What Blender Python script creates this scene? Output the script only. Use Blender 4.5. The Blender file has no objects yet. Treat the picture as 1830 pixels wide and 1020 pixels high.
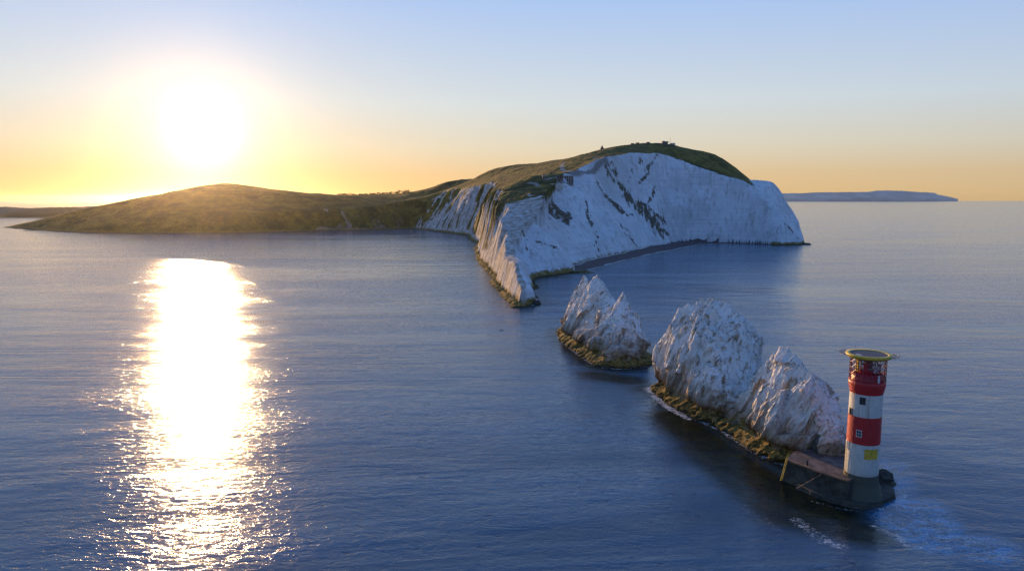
import bpy, math, random
import numpy as np
from mathutils import Vector
SKY_DUST = 0.6; SKY_STRENGTH = 0.05; SKY_TINT = (0.20, 0.15, 0.09)
SKY_BACK = (.42, .62, .95)
RAMP = [(0.0, (.74, .49, .23)), (.035, (.72, .52, .30)), (.07, (.70, .62, .48)), (.13, (.63, .68, .71)), (.27, (.38, .54, .86)), (.5, (.20, .37, .72)), (1.0, (.13, .28, .60))]
LOBES = [(1500, (1.0, .92, .74), .9), (220, (1.0, .93, .80), .22), (30, (1.0, .70, .34), .02)]
SUN_ENERGY = 3.4; SUN_COLOR = (1.0, .60, .27); EXPOSURE = 1.0
HAZE = (.62e-5, .92, (1.0, .88, .70))
WAVES = (.18, .125, .024, .45); WATER_ROUGH = .14
WATER_SPEC = .35; WATER_A = (.028, .066, .112); WATER_B = (.040, .086, .142)

# ---------------------------------------------------------------- camera, sky, sun, exposure
SC = bpy.context.scene
COL = SC.collection
H = 62.0                                   # drone height above the sea, metres
F = 1236.0                                 # focal length in pixels of a 1830 px wide picture
PITCH = math.atan((510 - 355.5) / F)
CP, SP = math.cos(PITCH), math.sin(PITCH)
cam_d = bpy.data.cameras.new('camera'); cam = bpy.data.objects.new('camera', cam_d); COL.objects.link(cam)
cam.location = (0, 0, H); cam.rotation_euler = (math.pi / 2 - PITCH, 0, 0)
cam_d.sensor_width = 36; cam_d.lens = 36 * F / 1830
cam_d.clip_start = 1; cam_d.clip_end = 200000
SC.camera = cam

def ray(px, py):
    u, v = (px - 915) / F, (510 - py) / F
    return Vector((u, v * SP + CP, v * CP - SP))
def sea_at(px, py, z=0.0):                 # the point on the level z seen at a photo position
    r = ray(px, py); t = (z - H) / r.z
    return np.array((r.x * t, r.y * t, z))
def at(px, py, Y):                         # the point at distance Y north of the drone
    r = ray(px, py); t = Y / r.y
    return np.array((r.x * t, Y, H + r.z * t))

SUN_DIR = ray(368, 236).normalized()
SUN_EL = math.asin(SUN_DIR.z); SUN_AZ = math.atan2(SUN_DIR.x, SUN_DIR.y)
world = bpy.data.worlds.new('World'); SC.world = world; world.use_nodes = True
wn = world.node_tree; wn.nodes.clear()
def wnode(t, **k):
    n = wn.nodes.new(t)
    for a, b in k.items(): setattr(n, a, b)
    return n
sky = wnode('ShaderNodeTexSky', sky_type='NISHITA', sun_disc=False, sun_elevation=SUN_EL, sun_rotation=SUN_AZ,
            altitude=0, air_density=1.0, dust_density=SKY_DUST, ozone_density=3.0)
tc = wnode('ShaderNodeTexCoord')
dot = wnode('ShaderNodeVectorMath', operation='DOT_PRODUCT'); dot.inputs[1].default_value = SUN_DIR
wn.links.new(tc.outputs['Generated'], dot.inputs[0])
clampd = wnode('ShaderNodeMath', operation='MAXIMUM'); clampd.inputs[1].default_value = 0.0
wn.links.new(dot.outputs['Value'], clampd.inputs[0])
def lobe(power, color, strength):          # the sun's own aureole in the air
    p = wnode('ShaderNodeMath', operation='POWER'); p.inputs[1].default_value = power
    wn.links.new(clampd.outputs[0], p.inputs[0])
    b = wnode('ShaderNodeBackground'); b.inputs['Color'].default_value = (*color, 1)
    m = wnode('ShaderNodeMath', operation='MULTIPLY'); m.inputs[1].default_value = strength * 2.0 ** -EXPOSURE
    wn.links.new(p.outputs[0], m.inputs[0]); wn.links.new(m.outputs[0], b.inputs['Strength'])
    return b
bgs = wnode('ShaderNodeBackground'); bgs.inputs['Strength'].default_value = SKY_STRENGTH
tint = wnode('ShaderNodeMixRGB', blend_type='MULTIPLY'); tint.inputs[0].default_value = 1
tint.inputs[2].default_value = (*SKY_TINT, 1)
wn.links.new(sky.outputs[0], tint.inputs[1]); wn.links.new(tint.outputs[0], bgs.inputs['Color'])
# clear evening air: warm along the horizon, paler above it, deep blue overhead, dimmer away from the sun
sepz = wnode('ShaderNodeSeparateXYZ'); wn.links.new(tc.outputs['Generated'], sepz.inputs[0])
ramp = wnode('ShaderNodeValToRGB'); ramp.color_ramp.interpolation = 'EASE' if False else 'LINEAR'
wn.links.new(sepz.outputs['Z'], ramp.inputs[0]); els = ramp.color_ramp.elements
for i, (p_, c_) in enumerate(RAMP):
    e = els[i] if i < 2 else els.new(p_)
    e.position = p_; e.color = (*c_, 1)
azf = wnode('ShaderNodeMapRange'); azf.interpolation_type = 'SMOOTHSTEP'; wn.links.new(dot.outputs['Value'], azf.inputs['Value'])
for k_, v_ in (('From Min', -.6), ('From Max', 1.05), ('To Min', 0.0), ('To Max', 1.0)): azf.inputs[k_].default_value = v_
far_t = wnode('ShaderNodeMixRGB', blend_type='MULTIPLY'); far_t.inputs[0].default_value = 1; far_t.inputs[2].default_value = (*SKY_BACK, 1); wn.links.new(ramp.outputs[0], far_t.inputs[1])
azm = wnode('ShaderNodeMixRGB'); wn.links.new(azf.outputs[0], azm.inputs[0]); wn.links.new(far_t.outputs[0], azm.inputs[1]); wn.links.new(ramp.outputs[0], azm.inputs[2])
bgr = wnode('ShaderNodeBackground'); bgr.inputs['Strength'].default_value = 2.0 ** -EXPOSURE; wn.links.new(azm.outputs[0], bgr.inputs['Color'])
base = wnode('ShaderNodeAddShader'); wn.links.new(bgs.outputs[0], base.inputs[0]); wn.links.new(bgr.outputs[0], base.inputs[1])
acc = base
for L in LOBES:
    ad = wnode('ShaderNodeAddShader'); wn.links.new(acc.outputs[0], ad.inputs[0]); wn.links.new(lobe(*L).outputs[0], ad.inputs[1]); acc = ad
wo = wnode('ShaderNodeOutputWorld'); wn.links.new(acc.outputs[0], wo.inputs['Surface'])

sd = bpy.data.lights.new('sun', 'SUN'); sd.energy = SUN_ENERGY; sd.angle = math.radians(0.6); sd.color = SUN_COLOR
sun = bpy.data.objects.new('sun', sd); COL.objects.link(sun); sun.location = (-400, 900, 400)
LAMP_DIR = Vector((math.sin(SUN_AZ - math.radians(1.0)) * math.cos(SUN_EL), math.cos(SUN_AZ - math.radians(1.0)) * math.cos(SUN_EL), math.sin(SUN_EL)))
sun.rotation_euler = (-LAMP_DIR).to_track_quat('-Z', 'Y').to_euler()
SC.view_settings.view_transform = 'Standard'; SC.view_settings.look = 'None'
SC.view_settings.gamma = 1; SC.view_settings.use_curve_mapping = False
SC.view_settings.exposure = EXPOSURE
SC.render.engine = 'CYCLES'; SC.cycles.use_denoising = True; SC.cycles.denoising_prefilter = 'NONE'
SC.cycles.max_bounces = 6; SC.cycles.volume_bounces = 0; SC.cycles.diffuse_bounces = 3; SC.cycles.glossy_bounces = 3
SC.cycles.use_adaptive_sampling = False
SC.cycles.caustics_reflective = False; SC.cycles.caustics_refractive = False

# ---------------------------------------------------------------- helpers: tagging, noise, meshes
def tag(o, label=None, cat=None, group=None, kind=None):
    for k, v in (('label', label), ('category', cat), ('group', group), ('kind', kind)):
        if v: o[k] = v
    return o
rs = np.random.RandomState(7)
PERM = rs.permutation(4096); PERM = np.concatenate([PERM, PERM, PERM])
GRD = rs.normal(size=(4096, 3)); GRD /= np.linalg.norm(GRD, axis=1)[:, None]
def perlin(x, y, z=0.0):
    x, y, z = np.broadcast_arrays(np.asarray(x, float), np.asarray(y, float), np.asarray(z, float))
    xi, yi, zi = np.floor(x).astype(int), np.floor(y).astype(int), np.floor(z).astype(int)
    xf, yf, zf = x - xi, y - yi, z - zi
    f = lambda t: t * t * t * (t * (t * 6 - 15) + 10)
    u, v, w = f(xf), f(yf), f(zf); out = 0
    for dx in (0, 1):
        for dy in (0, 1):
            for dz in (0, 1):
                g = GRD[PERM[PERM[PERM[(xi + dx) & 4095] + ((yi + dy) & 4095)] + ((zi + dz) & 4095)]]
                n = g[..., 0] * (xf - dx) + g[..., 1] * (yf - dy) + g[..., 2] * (zf - dz)
                out = out + n * (u if dx else 1 - u) * (v if dy else 1 - v) * (w if dz else 1 - w)
    return out * 1.6
def fbm(x, y, z=0.0, o=4, g=0.5):
    a, s, k = 1.0, 0.0, 1.0
    for i in range(o): s = s + a * perlin(x * k + 17.3 * i, y * k + 5.1 * i, z * k if i else z); a *= g; k *= 2.03
    return s
def ridged(x, y, z=0.0, o=4, g=0.5):
    a, s, k = 1.0, 0.0, 1.0
    for i in range(o):
        s = s + a * (1 - 2 * np.abs(perlin(x * k + 31.7 * i, y * k + 9.4 * i, z * k))); a *= g; k *= 2.07
    return s
def sstep(a, b, x):
    t = np.clip((x - a) / (b - a), 0, 1); return t * t * (3 - 2 * t)
def seg_dist(P, poly, closed=True):        # distance, nearest segment index, arc length
    n = len(poly); best = np.full(len(P), 1e18); bi = np.zeros(len(P), int); bs = np.zeros(len(P)); acc = 0.0
    for i in range(n if closed else n - 1):
        a, b = poly[i], poly[(i + 1) % n]; ab = b - a; L2 = max(ab @ ab, 1e-9)
        t = np.clip(((P - a) @ ab) / L2, 0, 1); q = P - (a + t[:, None] * ab); d = (q * q).sum(1)
        m = d < best; best[m] = d[m]; bi[m] = i; bs[m] = acc + t[m] * math.sqrt(L2); acc += math.sqrt(L2)
    return np.sqrt(best), bi, bs
def inside(P, poly):
    r = np.zeros(len(P), bool); n = len(poly)
    for i in range(n):
        a, b = poly[i], poly[(i + 1) % n]
        if a[1] == b[1]: continue
        c = ((a[1] > P[:, 1]) != (b[1] > P[:, 1])) & (P[:, 0] < (b[0] - a[0]) * (P[:, 1] - a[1]) / (b[1] - a[1]) + a[0])
        r ^= c
    return r
def np_mesh(name, V, Q, mat, parent=None, attrs=None, smooth=True, mats=None):
    used = np.unique(Q); remap = np.full(len(V), -1); remap[used] = np.arange(len(used)); V = V[used]; Q = remap[Q]
    me = bpy.data.meshes.new(name); me.vertices.add(len(V)); me.vertices.foreach_set('co', V.astype(np.float32).ravel())
    k = Q.shape[1]
    me.loops.add(Q.size); me.loops.foreach_set('vertex_index', Q.astype(np.int32).ravel())
    me.polygons.add(len(Q)); me.polygons.foreach_set('loop_start', np.arange(0, Q.size, k, dtype=np.int32))
    me.polygons.foreach_set('use_smooth', np.full(len(Q), smooth))
    me.update(calc_edges=True); me.validate()
    for an, av in (attrs or {}).items():
        at_ = me.attributes.new(an, 'FLOAT', 'POINT'); at_.data.foreach_set('value', av[used].astype(np.float32))
    me.materials.append(mat)
    o = bpy.data.objects.new(name, me); COL.objects.link(o)
    if parent: o.parent = parent
    return o
def grid_quads(nr, nc, wrap=False):
    i = np.arange(nr - 1)[:, None]; j = np.arange(nc if wrap else nc - 1)[None, :]
    a = i * nc + j; b = i * nc + (j + 1) % nc
    return np.stack([a, b, b + nc, a + nc], -1).reshape(-1, 4)

# ---------------------------------------------------------------- node material helpers
class NM:
    def __init__(s, name):
        s.m = bpy.data.materials.new(name); s.m.use_nodes = True; s.t = s.m.node_tree; s.t.nodes.clear()
        s.out = s.n('ShaderNodeOutputMaterial'); s.b = s.n('ShaderNodeBsdfPrincipled'); s.l(s.b.outputs[0], s.out.inputs['Surface'])
        s._pos = None
    def n(s, t, **k):
        x = s.t.nodes.new(t)
        for a, b in k.items(): setattr(x, a, b)
        return x
    def l(s, a, b): s.t.links.new(a, b)
    def put(s, inp, v):
        if isinstance(v, bpy.types.NodeSocket): s.l(v, inp)
        else: inp.default_value = (*v, 1) if isinstance(v, tuple) and len(v) == 3 and inp.type == 'RGBA' else v
    def pos(s):
        if s._pos is None: s._pos = s.n('ShaderNodeNewGeometry').outputs['Position']
        return s._pos
    def obj(s): return s.n('ShaderNodeTexCoord').outputs['Object']
    def map(s, v, scale=(1, 1, 1), rot=(0, 0, 0), loc=(0, 0, 0)):
        x = s.n('ShaderNodeMapping'); s.l(v, x.inputs[0]); x.inputs['Scale'].default_value = scale
        x.inputs['Rotation'].default_value = rot; x.inputs['Location'].default_value = loc; return x.outputs[0]
    def noise(s, v, scale, detail=4, rough=.5, dist=0):
        x = s.n('ShaderNodeTexNoise'); s.l(v, x.inputs['Vector']); x.inputs['Scale'].default_value = scale
        x.inputs['Detail'].default_value = detail; x.inputs['Roughness'].default_value = rough; x.inputs['Distortion'].default_value = dist
        return x.outputs['Fac']
    def wave(s, v, scale, dist=3, detail=2):
        x = s.n('ShaderNodeTexWave'); s.l(v, x.inputs['Vector']); x.inputs['Scale'].default_value = scale
        x.inputs['Distortion'].default_value = dist; x.inputs['Detail'].default_value = detail; return x.outputs['Fac']
    def math(s, op, a, b=0.0, c=None, clamp=False):
        x = s.n('ShaderNodeMath', operation=op); x.use_clamp = clamp; s.put(x.inputs[0], a); s.put(x.inputs[1], b)
        if c is not None: s.put(x.inputs[2], c)
        return x.outputs[0]
    def rng(s, v, a, b, c=0.0, d=1.0, smooth=True):
        x = s.n('ShaderNodeMapRange'); x.interpolation_type = 'SMOOTHSTEP' if smooth else 'LINEAR'
        s.put(x.inputs['Value'], v)
        for k, q in (('From Min', a), ('From Max', b), ('To Min', c), ('To Max', d)): s.put(x.inputs[k], q)
        return x.outputs['Result']
    def mix(s, f, a, b, mode='MIX'):
        x = s.n('ShaderNodeMixRGB', blend_type=mode); s.put(x.inputs[0], f); s.put(x.inputs[1], a); s.put(x.inputs[2], b); return x.outputs[0]
    def attr(s, name): return s.n('ShaderNodeAttribute', attribute_name=name).outputs['Fac']
    def sep(s, v):
        x = s.n('ShaderNodeSeparateXYZ'); s.l(v, x.inputs[0]); return x.outputs
    def bump(s, h, dist, strength=1.0, normal=None):
        x = s.n('ShaderNodeBump'); s.l(h, x.inputs['Height']); x.inputs['Distance'].default_value = dist
        x.inputs['Strength'].default_value = strength
        if normal is not None: s.l(normal, x.inputs['Normal'])
        return x.outputs[0]
    def set(s, **k):
        for a, v in k.items(): s.put(s.b.inputs[a.replace('_', ' ')], v)
        return s
def simple(name, color, rough=.7, noise_amt=.25, scale=.8, metallic=0.0, bump=0.0):
    m = NM(name); p = m.obj(); n = m.noise(p, scale, 5, .6)
    c = m.mix(m.rng(n, .3, .7), tuple(x * (1 - noise_amt) for x in color), tuple(min(1, x * (1 + noise_amt * .6)) for x in color))
    m.set(Base_Color=c, Roughness=rough, Metallic=metallic)
    if bump: m.l(m.bump(m.noise(p, scale * 4, 4, .6), bump), m.b.inputs['Normal'])
    return m.m
# ---------------------------------------------------------------- the coast and its heights
W = lambda px, py: sea_at(px, py)[:2]
# (point, cliff slope, beach width, side)   side 1 = bay side, 0 = shore facing the open water on the left, 2 = hidden
coast = []
def cp(p, slope, beach=0, side=1, veg=0.0): coast.append((np.array(p, float), slope, beach, side, veg))
cp(W(962, 543), 3.0); cp(W(951, 528), 2.4); cp(W(950, 510), 1.4); cp(W(951, 497), .95); cp(W(985, 492), .92); cp(W(1025, 487), .9, 0)
cp(W(1040, 484), .9, 6); cp(W(1060, 479), .88, 16); cp(W(1100, 468), .9, 20); cp(W(1150, 456), 1.15, 20); cp(W(1200, 446), 1.6, 26); cp(W(1250, 436), 2.6, 26)
cp(W(1300, 435), 3, 10); cp(W(1345, 436), 3.2, 3); cp(W(1395, 438), 3.2, 0); cp(W(1433, 437.5), 2.0, 0)
cp((425, 1010), 5, 0, 2); cp((415, 1120), 4, 0, 2); cp((390, 1300), 3, 0, 2); cp((330, 1600), 2, 0, 2); cp((200, 2100), 1, 0, 2); cp((-100, 2600), 1, 0, 2)
cp((-700, 2700), 1, 0, 2); cp((-1150, 2500), .6, 0, 2); cp((-1250, 1900), .4, 0, 2); cp((-1120, 1520), .3, 0, 2)
cp(W(84, 412.2), .25, 0, 0, 2); cp(W(105, 414), .30, 0, 0, 2); cp(W(150, 415.5), .45, 0, 0, 2); cp(W(230, 417), .5, 0, 0, 2); cp(W(330, 417), .5, 0, 0, 2)
cp(W(420, 416), .55, 0, 0, 1.6); cp(W(520, 414), .8, 0, 0, .6); cp(W(600, 412.5), .9, 0, 0, .35); cp(W(680, 411), .9, 0, 0, .4); cp(W(735, 408), 1.0, 0, 0, .4)
cp(W(760, 411), 1.25, 0, 0, .1); cp(W(800, 416), 1.35, 0, 0, .1); cp(W(838, 421), 1.6, 0, 0, .25); cp(W(843, 428), 1.7, 0, 0, .4); cp(W(856, 436), 1.9, 0, 0, .3)
cp(W(856, 463), 2.1, 0, 0, .25); cp(W(868, 474), 2.3, 0, 0, .3); cp(W(882, 488), 2.3, 0, 0, .2); cp(W(890, 512), 2.2, 0, 0, .1); cp(W(912, 532), 2.2, 0, 0, 0); cp(W(928, 548), 2.6, 0, 0, 0)
POLY = np.array([c[0] for c in coast]); CPAR = np.array([c[1:] for c in coast], float)
# heights of the open top (photo position, distance) -> world points
spine = [(944, 505, 425), (936, 478, 445), (932, 474, 470), (922, 462, 520), (926, 430, 570), (928, 400, 610), (938, 378, 645)]
ctrl = [(952, 350, 690), (975, 340, 715), (1000, 331, 740), (1040, 314, 785), (1065, 297, 820), (1090, 279, 860), (1130, 274, 915), (1170, 273, 965), (1205, 277, 1000), (1240, 298, 1025), (1290, 314, 1035),
        (1330, 321, 1035), (1365, 327, 1028), (1385, 336, 1020), (1400, 352, 1005), (1407, 380, 998), (1385, 337, 1003), (1340, 323, 1012), (1300, 316, 1018),
        (1345, 326, 1075), (1390, 352, 1070),
        (900, 340, 900), (880, 345, 1000), (855, 346, 1120), (925, 330, 830), (940, 322, 860),
        (960, 313, 800), (1000, 310, 830), (1030, 302, 870), (985, 302, 960), (1000, 291, 1130), (1050, 274, 1080), (1030, 288, 990), (1100, 265.5, 1070), (1150, 263, 1070), (1200, 263.5, 1075),
        (1250, 270, 1130), (1278, 276, 1130), (1300, 288, 1120), (1320, 304, 1115), (1340, 321, 1110), (1225, 266, 1110),
        (950, 295, 1300), (880, 303, 1450), (800, 326, 1650), (900, 322, 1100), (820, 340, 1400), (760, 346, 1620), (840, 330, 1400), (870, 336, 1150),
        (740, 343, 1750), (700, 347, 1800), (650, 349, 1800), (600, 349, 1750), (540, 347, 1750), (480, 338, 1700), (430, 331, 1700), (400, 330, 1690), (450, 332.5, 1690), (365, 332, 1680), (330, 337, 1650), (250, 349, 1600), (180, 364, 1520), (140, 376, 1480),
        (100, 397, 1440), (700, 352, 1650), (600, 352, 1560), (80, 407, 1410)]
C = [at(*c) for c in ctrl] + [at(*c) + np.array((0, 0, 3.0)) for c in spine]
brow = [(952, 350, 690), (975, 340, 715), (1000, 331, 740), (1040, 314, 785), (1065, 297, 820), (1090, 279, 860), (1130, 274, 915), (1170, 273, 965), (1205, 277, 1000), (1240, 298, 1025), (1290, 314, 1035), (1330, 321, 1035), (1365, 327, 1028)]
C += [at(*c) + np.array((9.0, -14.0, -1.0)) for c in brow]          # the brow stays level right up to the cliff edge
C += [np.array(p, float) for p in ((400, 1250, 70), (250, 1400, 95), (150, 1700, 60), (-200, 2300, 20), (-600, 2300, 20), (-1000, 2100, 10), (0, 1900, 70), (-150, 1600, 85), (-1200, 1700, 4), (-900, 1800, 30))]
C = np.array(C); CXY = C[:, :2] / 1000.0
def tps(r2): return r2 * np.log(r2 + 1e-12)
def solve_tps(X, y, lam=2e-5):
    n = len(X); K = tps(((X[:, None] - X[None]) ** 2).sum(-1)) + lam * np.eye(n)
    P_ = np.c_[np.ones(n), X]; A = np.block([[K, P_], [P_.T, np.zeros((3, 3))]])
    return np.linalg.solve(A, np.r_[y, 0, 0, 0])
TW = solve_tps(CXY, C[:, 2])
def top_height(x, y):
    X = np.c_[x, y] / 1000.0; out = TW[-3] + X @ TW[-2:]
    for i in range(len(CXY)): out = out + TW[i] * tps(((X - CXY[i]) ** 2).sum(1))
    return out
def land(x, y):                            # -> height, grass mask, beach mask, arc length, side
    P = np.c_[x, y]
    wx = x + 5 * fbm(x / 38, y / 38, 1.5, 3); wy = y + 5 * fbm(x / 38, y / 38, 8.5, 3)
    far = sstep(1200, 1500, y)
    Pw = np.c_[wx + (x - wx) * 0.35, wy + (y - wy) * 0.35]
    d, i, s = seg_dist(Pw, POLY); sg = np.where(inside(Pw, POLY), 1.0, -1.0); d = d * sg
    n = len(POLY); a = POLY[i]; b = POLY[(i + 1) % n]; ab = b - a
    t = np.clip(((Pw - a) * ab).sum(1) / (ab * ab).sum(1), 0, 1)[:, None]
    par = CPAR[i] * (1 - t) + CPAR[(i + 1) % n] * t
    slope, beach, side, veg = par.T
    side0 = 1 - sstep(.2, .8, np.abs(side - 0)); bay = 1 - sstep(.2, .6, np.abs(side - 1))
    dc = d - beach
    base = slope * dc
    q = s + np.where(side0 > .5, .30, .80) * np.clip(base, -10, 130)       # strata dip along the face
    am = np.clip(dc / 14, 0, 1) * (1 - .2 * far) * np.clip(2.2 / np.maximum(slope, .1), .35, 1)
    gull = ridged(q / 30, base / 170, 3.1, 2) * 4.0 * (side0 + .6 * bay) + ridged(q / 9, base / 70, 7.7, 3) * 2.0 * (side0 + .42 * bay)
    gull += ridged(q / 3.6, base / 26, 2.2, 2) * .8 * (side0 + .35 * bay) * (1 - far)
    gull = gull * np.clip(.85 + .9 * perlin(s / 70, base / 90, 2.9), .3, 1.6)
    butt = np.clip(ridged(s / 75, base / 400, 4.4, 1), -1, 1) * 9 * side0 + np.clip(ridged(q / 52, base / 300, 6.4, 1), -1, 1) * 6 * bay
    cl = base + (gull * 1.15 + butt) * am * np.clip(slope, .6, 2.0) - 1.5 * am
    T = top_height(x, y) + fbm(x / 60, y / 60, 2.2, 4) * 1.6 * sstep(.1, 1, dc / 60) + fbm(x / 9, y / 9, .4, 3) * .5
    T = np.maximum(T, 1.0)
    k = 5.0 * (1 - .4 * far)
    hmix = np.clip(.5 + .5 * (T - cl) / k, 0, 1); h = T * (1 - hmix) + cl * hmix - k * hmix * (1 - hmix) * .6
    bz = np.where(d > 0, .10 * d, .25 * d)
    bm = (beach > 1) * (d < beach + 2.0) * (d > -25)
    h = np.where(beach > .5, np.where(d < beach, np.minimum(np.maximum(bz, -4), 3.0), np.maximum(h, .10 * beach)), h)
    h = np.where(d < -1, np.maximum(np.minimum(h, -1.2 + 0 * d), -6), h)
    if True:                               # low tide-washed foot on the left shore
        ap = sstep(-6, 0, d) * (side0 + .4 * bay * (slope < 2.6)) * (ridged(s / 7, d / 9, 1.1, 3) * 1.0 + .6)
        h = np.maximum(h, np.where((d > -5) & (d < 6) & (beach < 1), ap * 1.4 - .4, -99))
    gn = fbm(x / 26, y / 26, 5.5, 4)
    grass = sstep(-2, 5, cl - T + gn * 5) * sstep(655, 740, y + 20 * gn)
    veg = veg * sstep(560, 680, y)
    st = ridged(q / 22, base / 120, 9.3, 3) + .5 * fbm(x / 40, y / 40, base / 40, 3)
    grass = np.maximum(grass, side0 * sstep(1.15 - 1.6 * veg, 1.55 - 1.6 * veg, st + .25 * sstep(.25, .9, base / np.maximum(T, 5))) * sstep(4 - 5 * far, 14 - 10 * far, h + 3 * gn) * sstep(620, 720, y))
    return h, grass, bm, s, side0, veg, T - cl
# ---- one fan-shaped sheet, finest near the drone
aa = np.arange(-0.80, 0.46, 0.00155)
yy_ = [385.0]
while yy_[-1] < 2750: yy_.append(yy_[-1] * (1.0023 if yy_[-1] < 1250 else 1.0042))
yy_ = np.array(yy_)
GX = (aa[None, :] * yy_[:, None]).ravel(); GY = np.repeat(yy_, len(aa))
near = inside(np.c_[GX, GY], POLY)
dd = seg_dist(np.c_[GX, GY], POLY)[0]; act = near | (dd < 40)
LH = np.full(len(GX), -9.0); LG = np.zeros(len(GX)); LB = np.zeros(len(GX)); LS = np.zeros(len(GX)); LV = np.zeros(len(GX)); LTC = np.zeros(len(GX))
LW = np.zeros(len(GX))
LH[act], LG[act], LB[act], LS[act], LW[act], LV[act], LTC[act] = land(GX[act], GY[act])
NR, NC = len(yy_), len(aa)
Hg = LH.reshape(NR, NC); dYg = np.gradient(Hg, axis=0) / np.gradient(yy_)[:, None]; dXg = np.gradient(Hg, axis=1) / (np.gradient(aa)[None, :] * yy_[:, None])
steep = np.hypot(dXg, dYg)
for _ in range(6): steep = (steep + np.roll(steep, 1, 0) + np.roll(steep, -1, 0) + np.roll(steep, 1, 1) + np.roll(steep, -1, 1)) / 5
steep = steep.ravel(); LG *= np.where((GX > 60) & (GY < 1085), 1 - sstep(.95, 1.5, steep), 1.0) * np.where(GY < 1052, 1 - sstep(338, 350, GX), 1.0)
def height_at(x, y):
    j = np.interp(x / y, aa, np.arange(NC)); i = np.interp(y, yy_, np.arange(NR))
    i0, j0 = int(i), int(j); fi, fj = i - i0, j - j0; g = LH.reshape(NR, NC); i1 = min(i0 + 1, NR - 1); j1 = min(j0 + 1, NC - 1)
    return float(g[i0, j0] * (1 - fi) * (1 - fj) + g[i1, j0] * fi * (1 - fj) + g[i0, j1] * (1 - fi) * fj + g[i1, j1] * fi * fj)
def hit(px, py, y0=390.0, y1=2600.0):      # where the line of sight first meets the land
    r = ray(px, py); y = y0
    while y < y1:
        p = r * (y / r.y)
        if H + p.z < height_at(p.x, y): return np.array((p.x, y, height_at(p.x, y)))
        y += 1.5
    return None
# vegetation stains lying on the white bay face: strokes between places on the face
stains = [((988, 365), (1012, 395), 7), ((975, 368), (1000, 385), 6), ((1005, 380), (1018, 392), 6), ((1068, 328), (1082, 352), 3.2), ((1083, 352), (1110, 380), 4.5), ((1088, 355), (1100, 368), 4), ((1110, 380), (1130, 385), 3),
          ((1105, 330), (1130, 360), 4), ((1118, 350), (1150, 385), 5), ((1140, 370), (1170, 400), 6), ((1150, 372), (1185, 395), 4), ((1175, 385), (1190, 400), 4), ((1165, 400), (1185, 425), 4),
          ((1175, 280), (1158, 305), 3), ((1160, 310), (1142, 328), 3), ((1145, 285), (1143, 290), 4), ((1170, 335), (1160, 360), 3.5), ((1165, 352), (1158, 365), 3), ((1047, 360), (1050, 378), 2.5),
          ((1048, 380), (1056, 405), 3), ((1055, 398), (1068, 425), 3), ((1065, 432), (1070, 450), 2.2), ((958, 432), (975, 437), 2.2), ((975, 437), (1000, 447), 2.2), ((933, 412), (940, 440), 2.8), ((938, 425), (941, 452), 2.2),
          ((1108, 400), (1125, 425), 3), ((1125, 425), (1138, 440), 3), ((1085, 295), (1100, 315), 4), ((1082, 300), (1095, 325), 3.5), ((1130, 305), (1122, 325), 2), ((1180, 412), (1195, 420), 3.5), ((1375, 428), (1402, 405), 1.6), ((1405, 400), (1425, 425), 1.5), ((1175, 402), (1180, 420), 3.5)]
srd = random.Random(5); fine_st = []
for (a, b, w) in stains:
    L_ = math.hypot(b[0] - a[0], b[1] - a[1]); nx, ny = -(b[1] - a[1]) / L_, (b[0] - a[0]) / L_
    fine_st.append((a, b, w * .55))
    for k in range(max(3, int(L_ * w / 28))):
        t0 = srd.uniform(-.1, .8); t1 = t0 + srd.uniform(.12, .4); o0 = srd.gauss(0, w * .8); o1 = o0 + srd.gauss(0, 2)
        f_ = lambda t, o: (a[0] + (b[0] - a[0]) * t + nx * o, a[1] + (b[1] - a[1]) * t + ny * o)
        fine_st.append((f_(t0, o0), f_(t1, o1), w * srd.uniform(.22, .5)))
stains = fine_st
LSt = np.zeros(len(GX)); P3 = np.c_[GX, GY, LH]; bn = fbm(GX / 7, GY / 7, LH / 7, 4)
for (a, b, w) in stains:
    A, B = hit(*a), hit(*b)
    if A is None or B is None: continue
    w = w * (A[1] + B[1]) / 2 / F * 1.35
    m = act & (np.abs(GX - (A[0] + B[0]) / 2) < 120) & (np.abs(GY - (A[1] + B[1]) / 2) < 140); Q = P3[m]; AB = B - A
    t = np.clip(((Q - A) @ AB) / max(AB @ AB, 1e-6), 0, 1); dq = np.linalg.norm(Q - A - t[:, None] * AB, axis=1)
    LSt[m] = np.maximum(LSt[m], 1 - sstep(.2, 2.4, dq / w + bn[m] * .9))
# roads and tracks on the grass
LP = np.zeros(len(GX))
for track, w in (([(1008, 291), (1003, 297), (1005, 303), (1020, 308), (1035, 310)], 3.2), ([(1040, 309), (1065, 301), (1085, 289)], 2.2), ([(945, 327), (958, 329), (962, 333)], 2.6), ([(1063, 283), (1080, 284)], 4.0), ([(975, 322), (1000, 326), (1022, 329)], 2.4)):
    pts = [p for p in (hit(*t) for t in track) if p is not None]
    for A, B in zip(pts[:-1], pts[1:]):
        if np.linalg.norm(A - B) > 160: continue
        m = act & (np.abs(GX - A[0]) < 150) & (np.abs(GY - A[1]) < 170); AB = (B - A)[:2]
        t = np.clip(((P3[m][:, :2] - A[:2]) @ AB) / max(AB @ AB, 1e-6), 0, 1); dq = np.linalg.norm(P3[m][:, :2] - A[:2] - t[:, None] * AB, axis=1)
        LP[m] = np.maximum(LP[m], 1 - sstep(.6, 1.1, dq / w))

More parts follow.
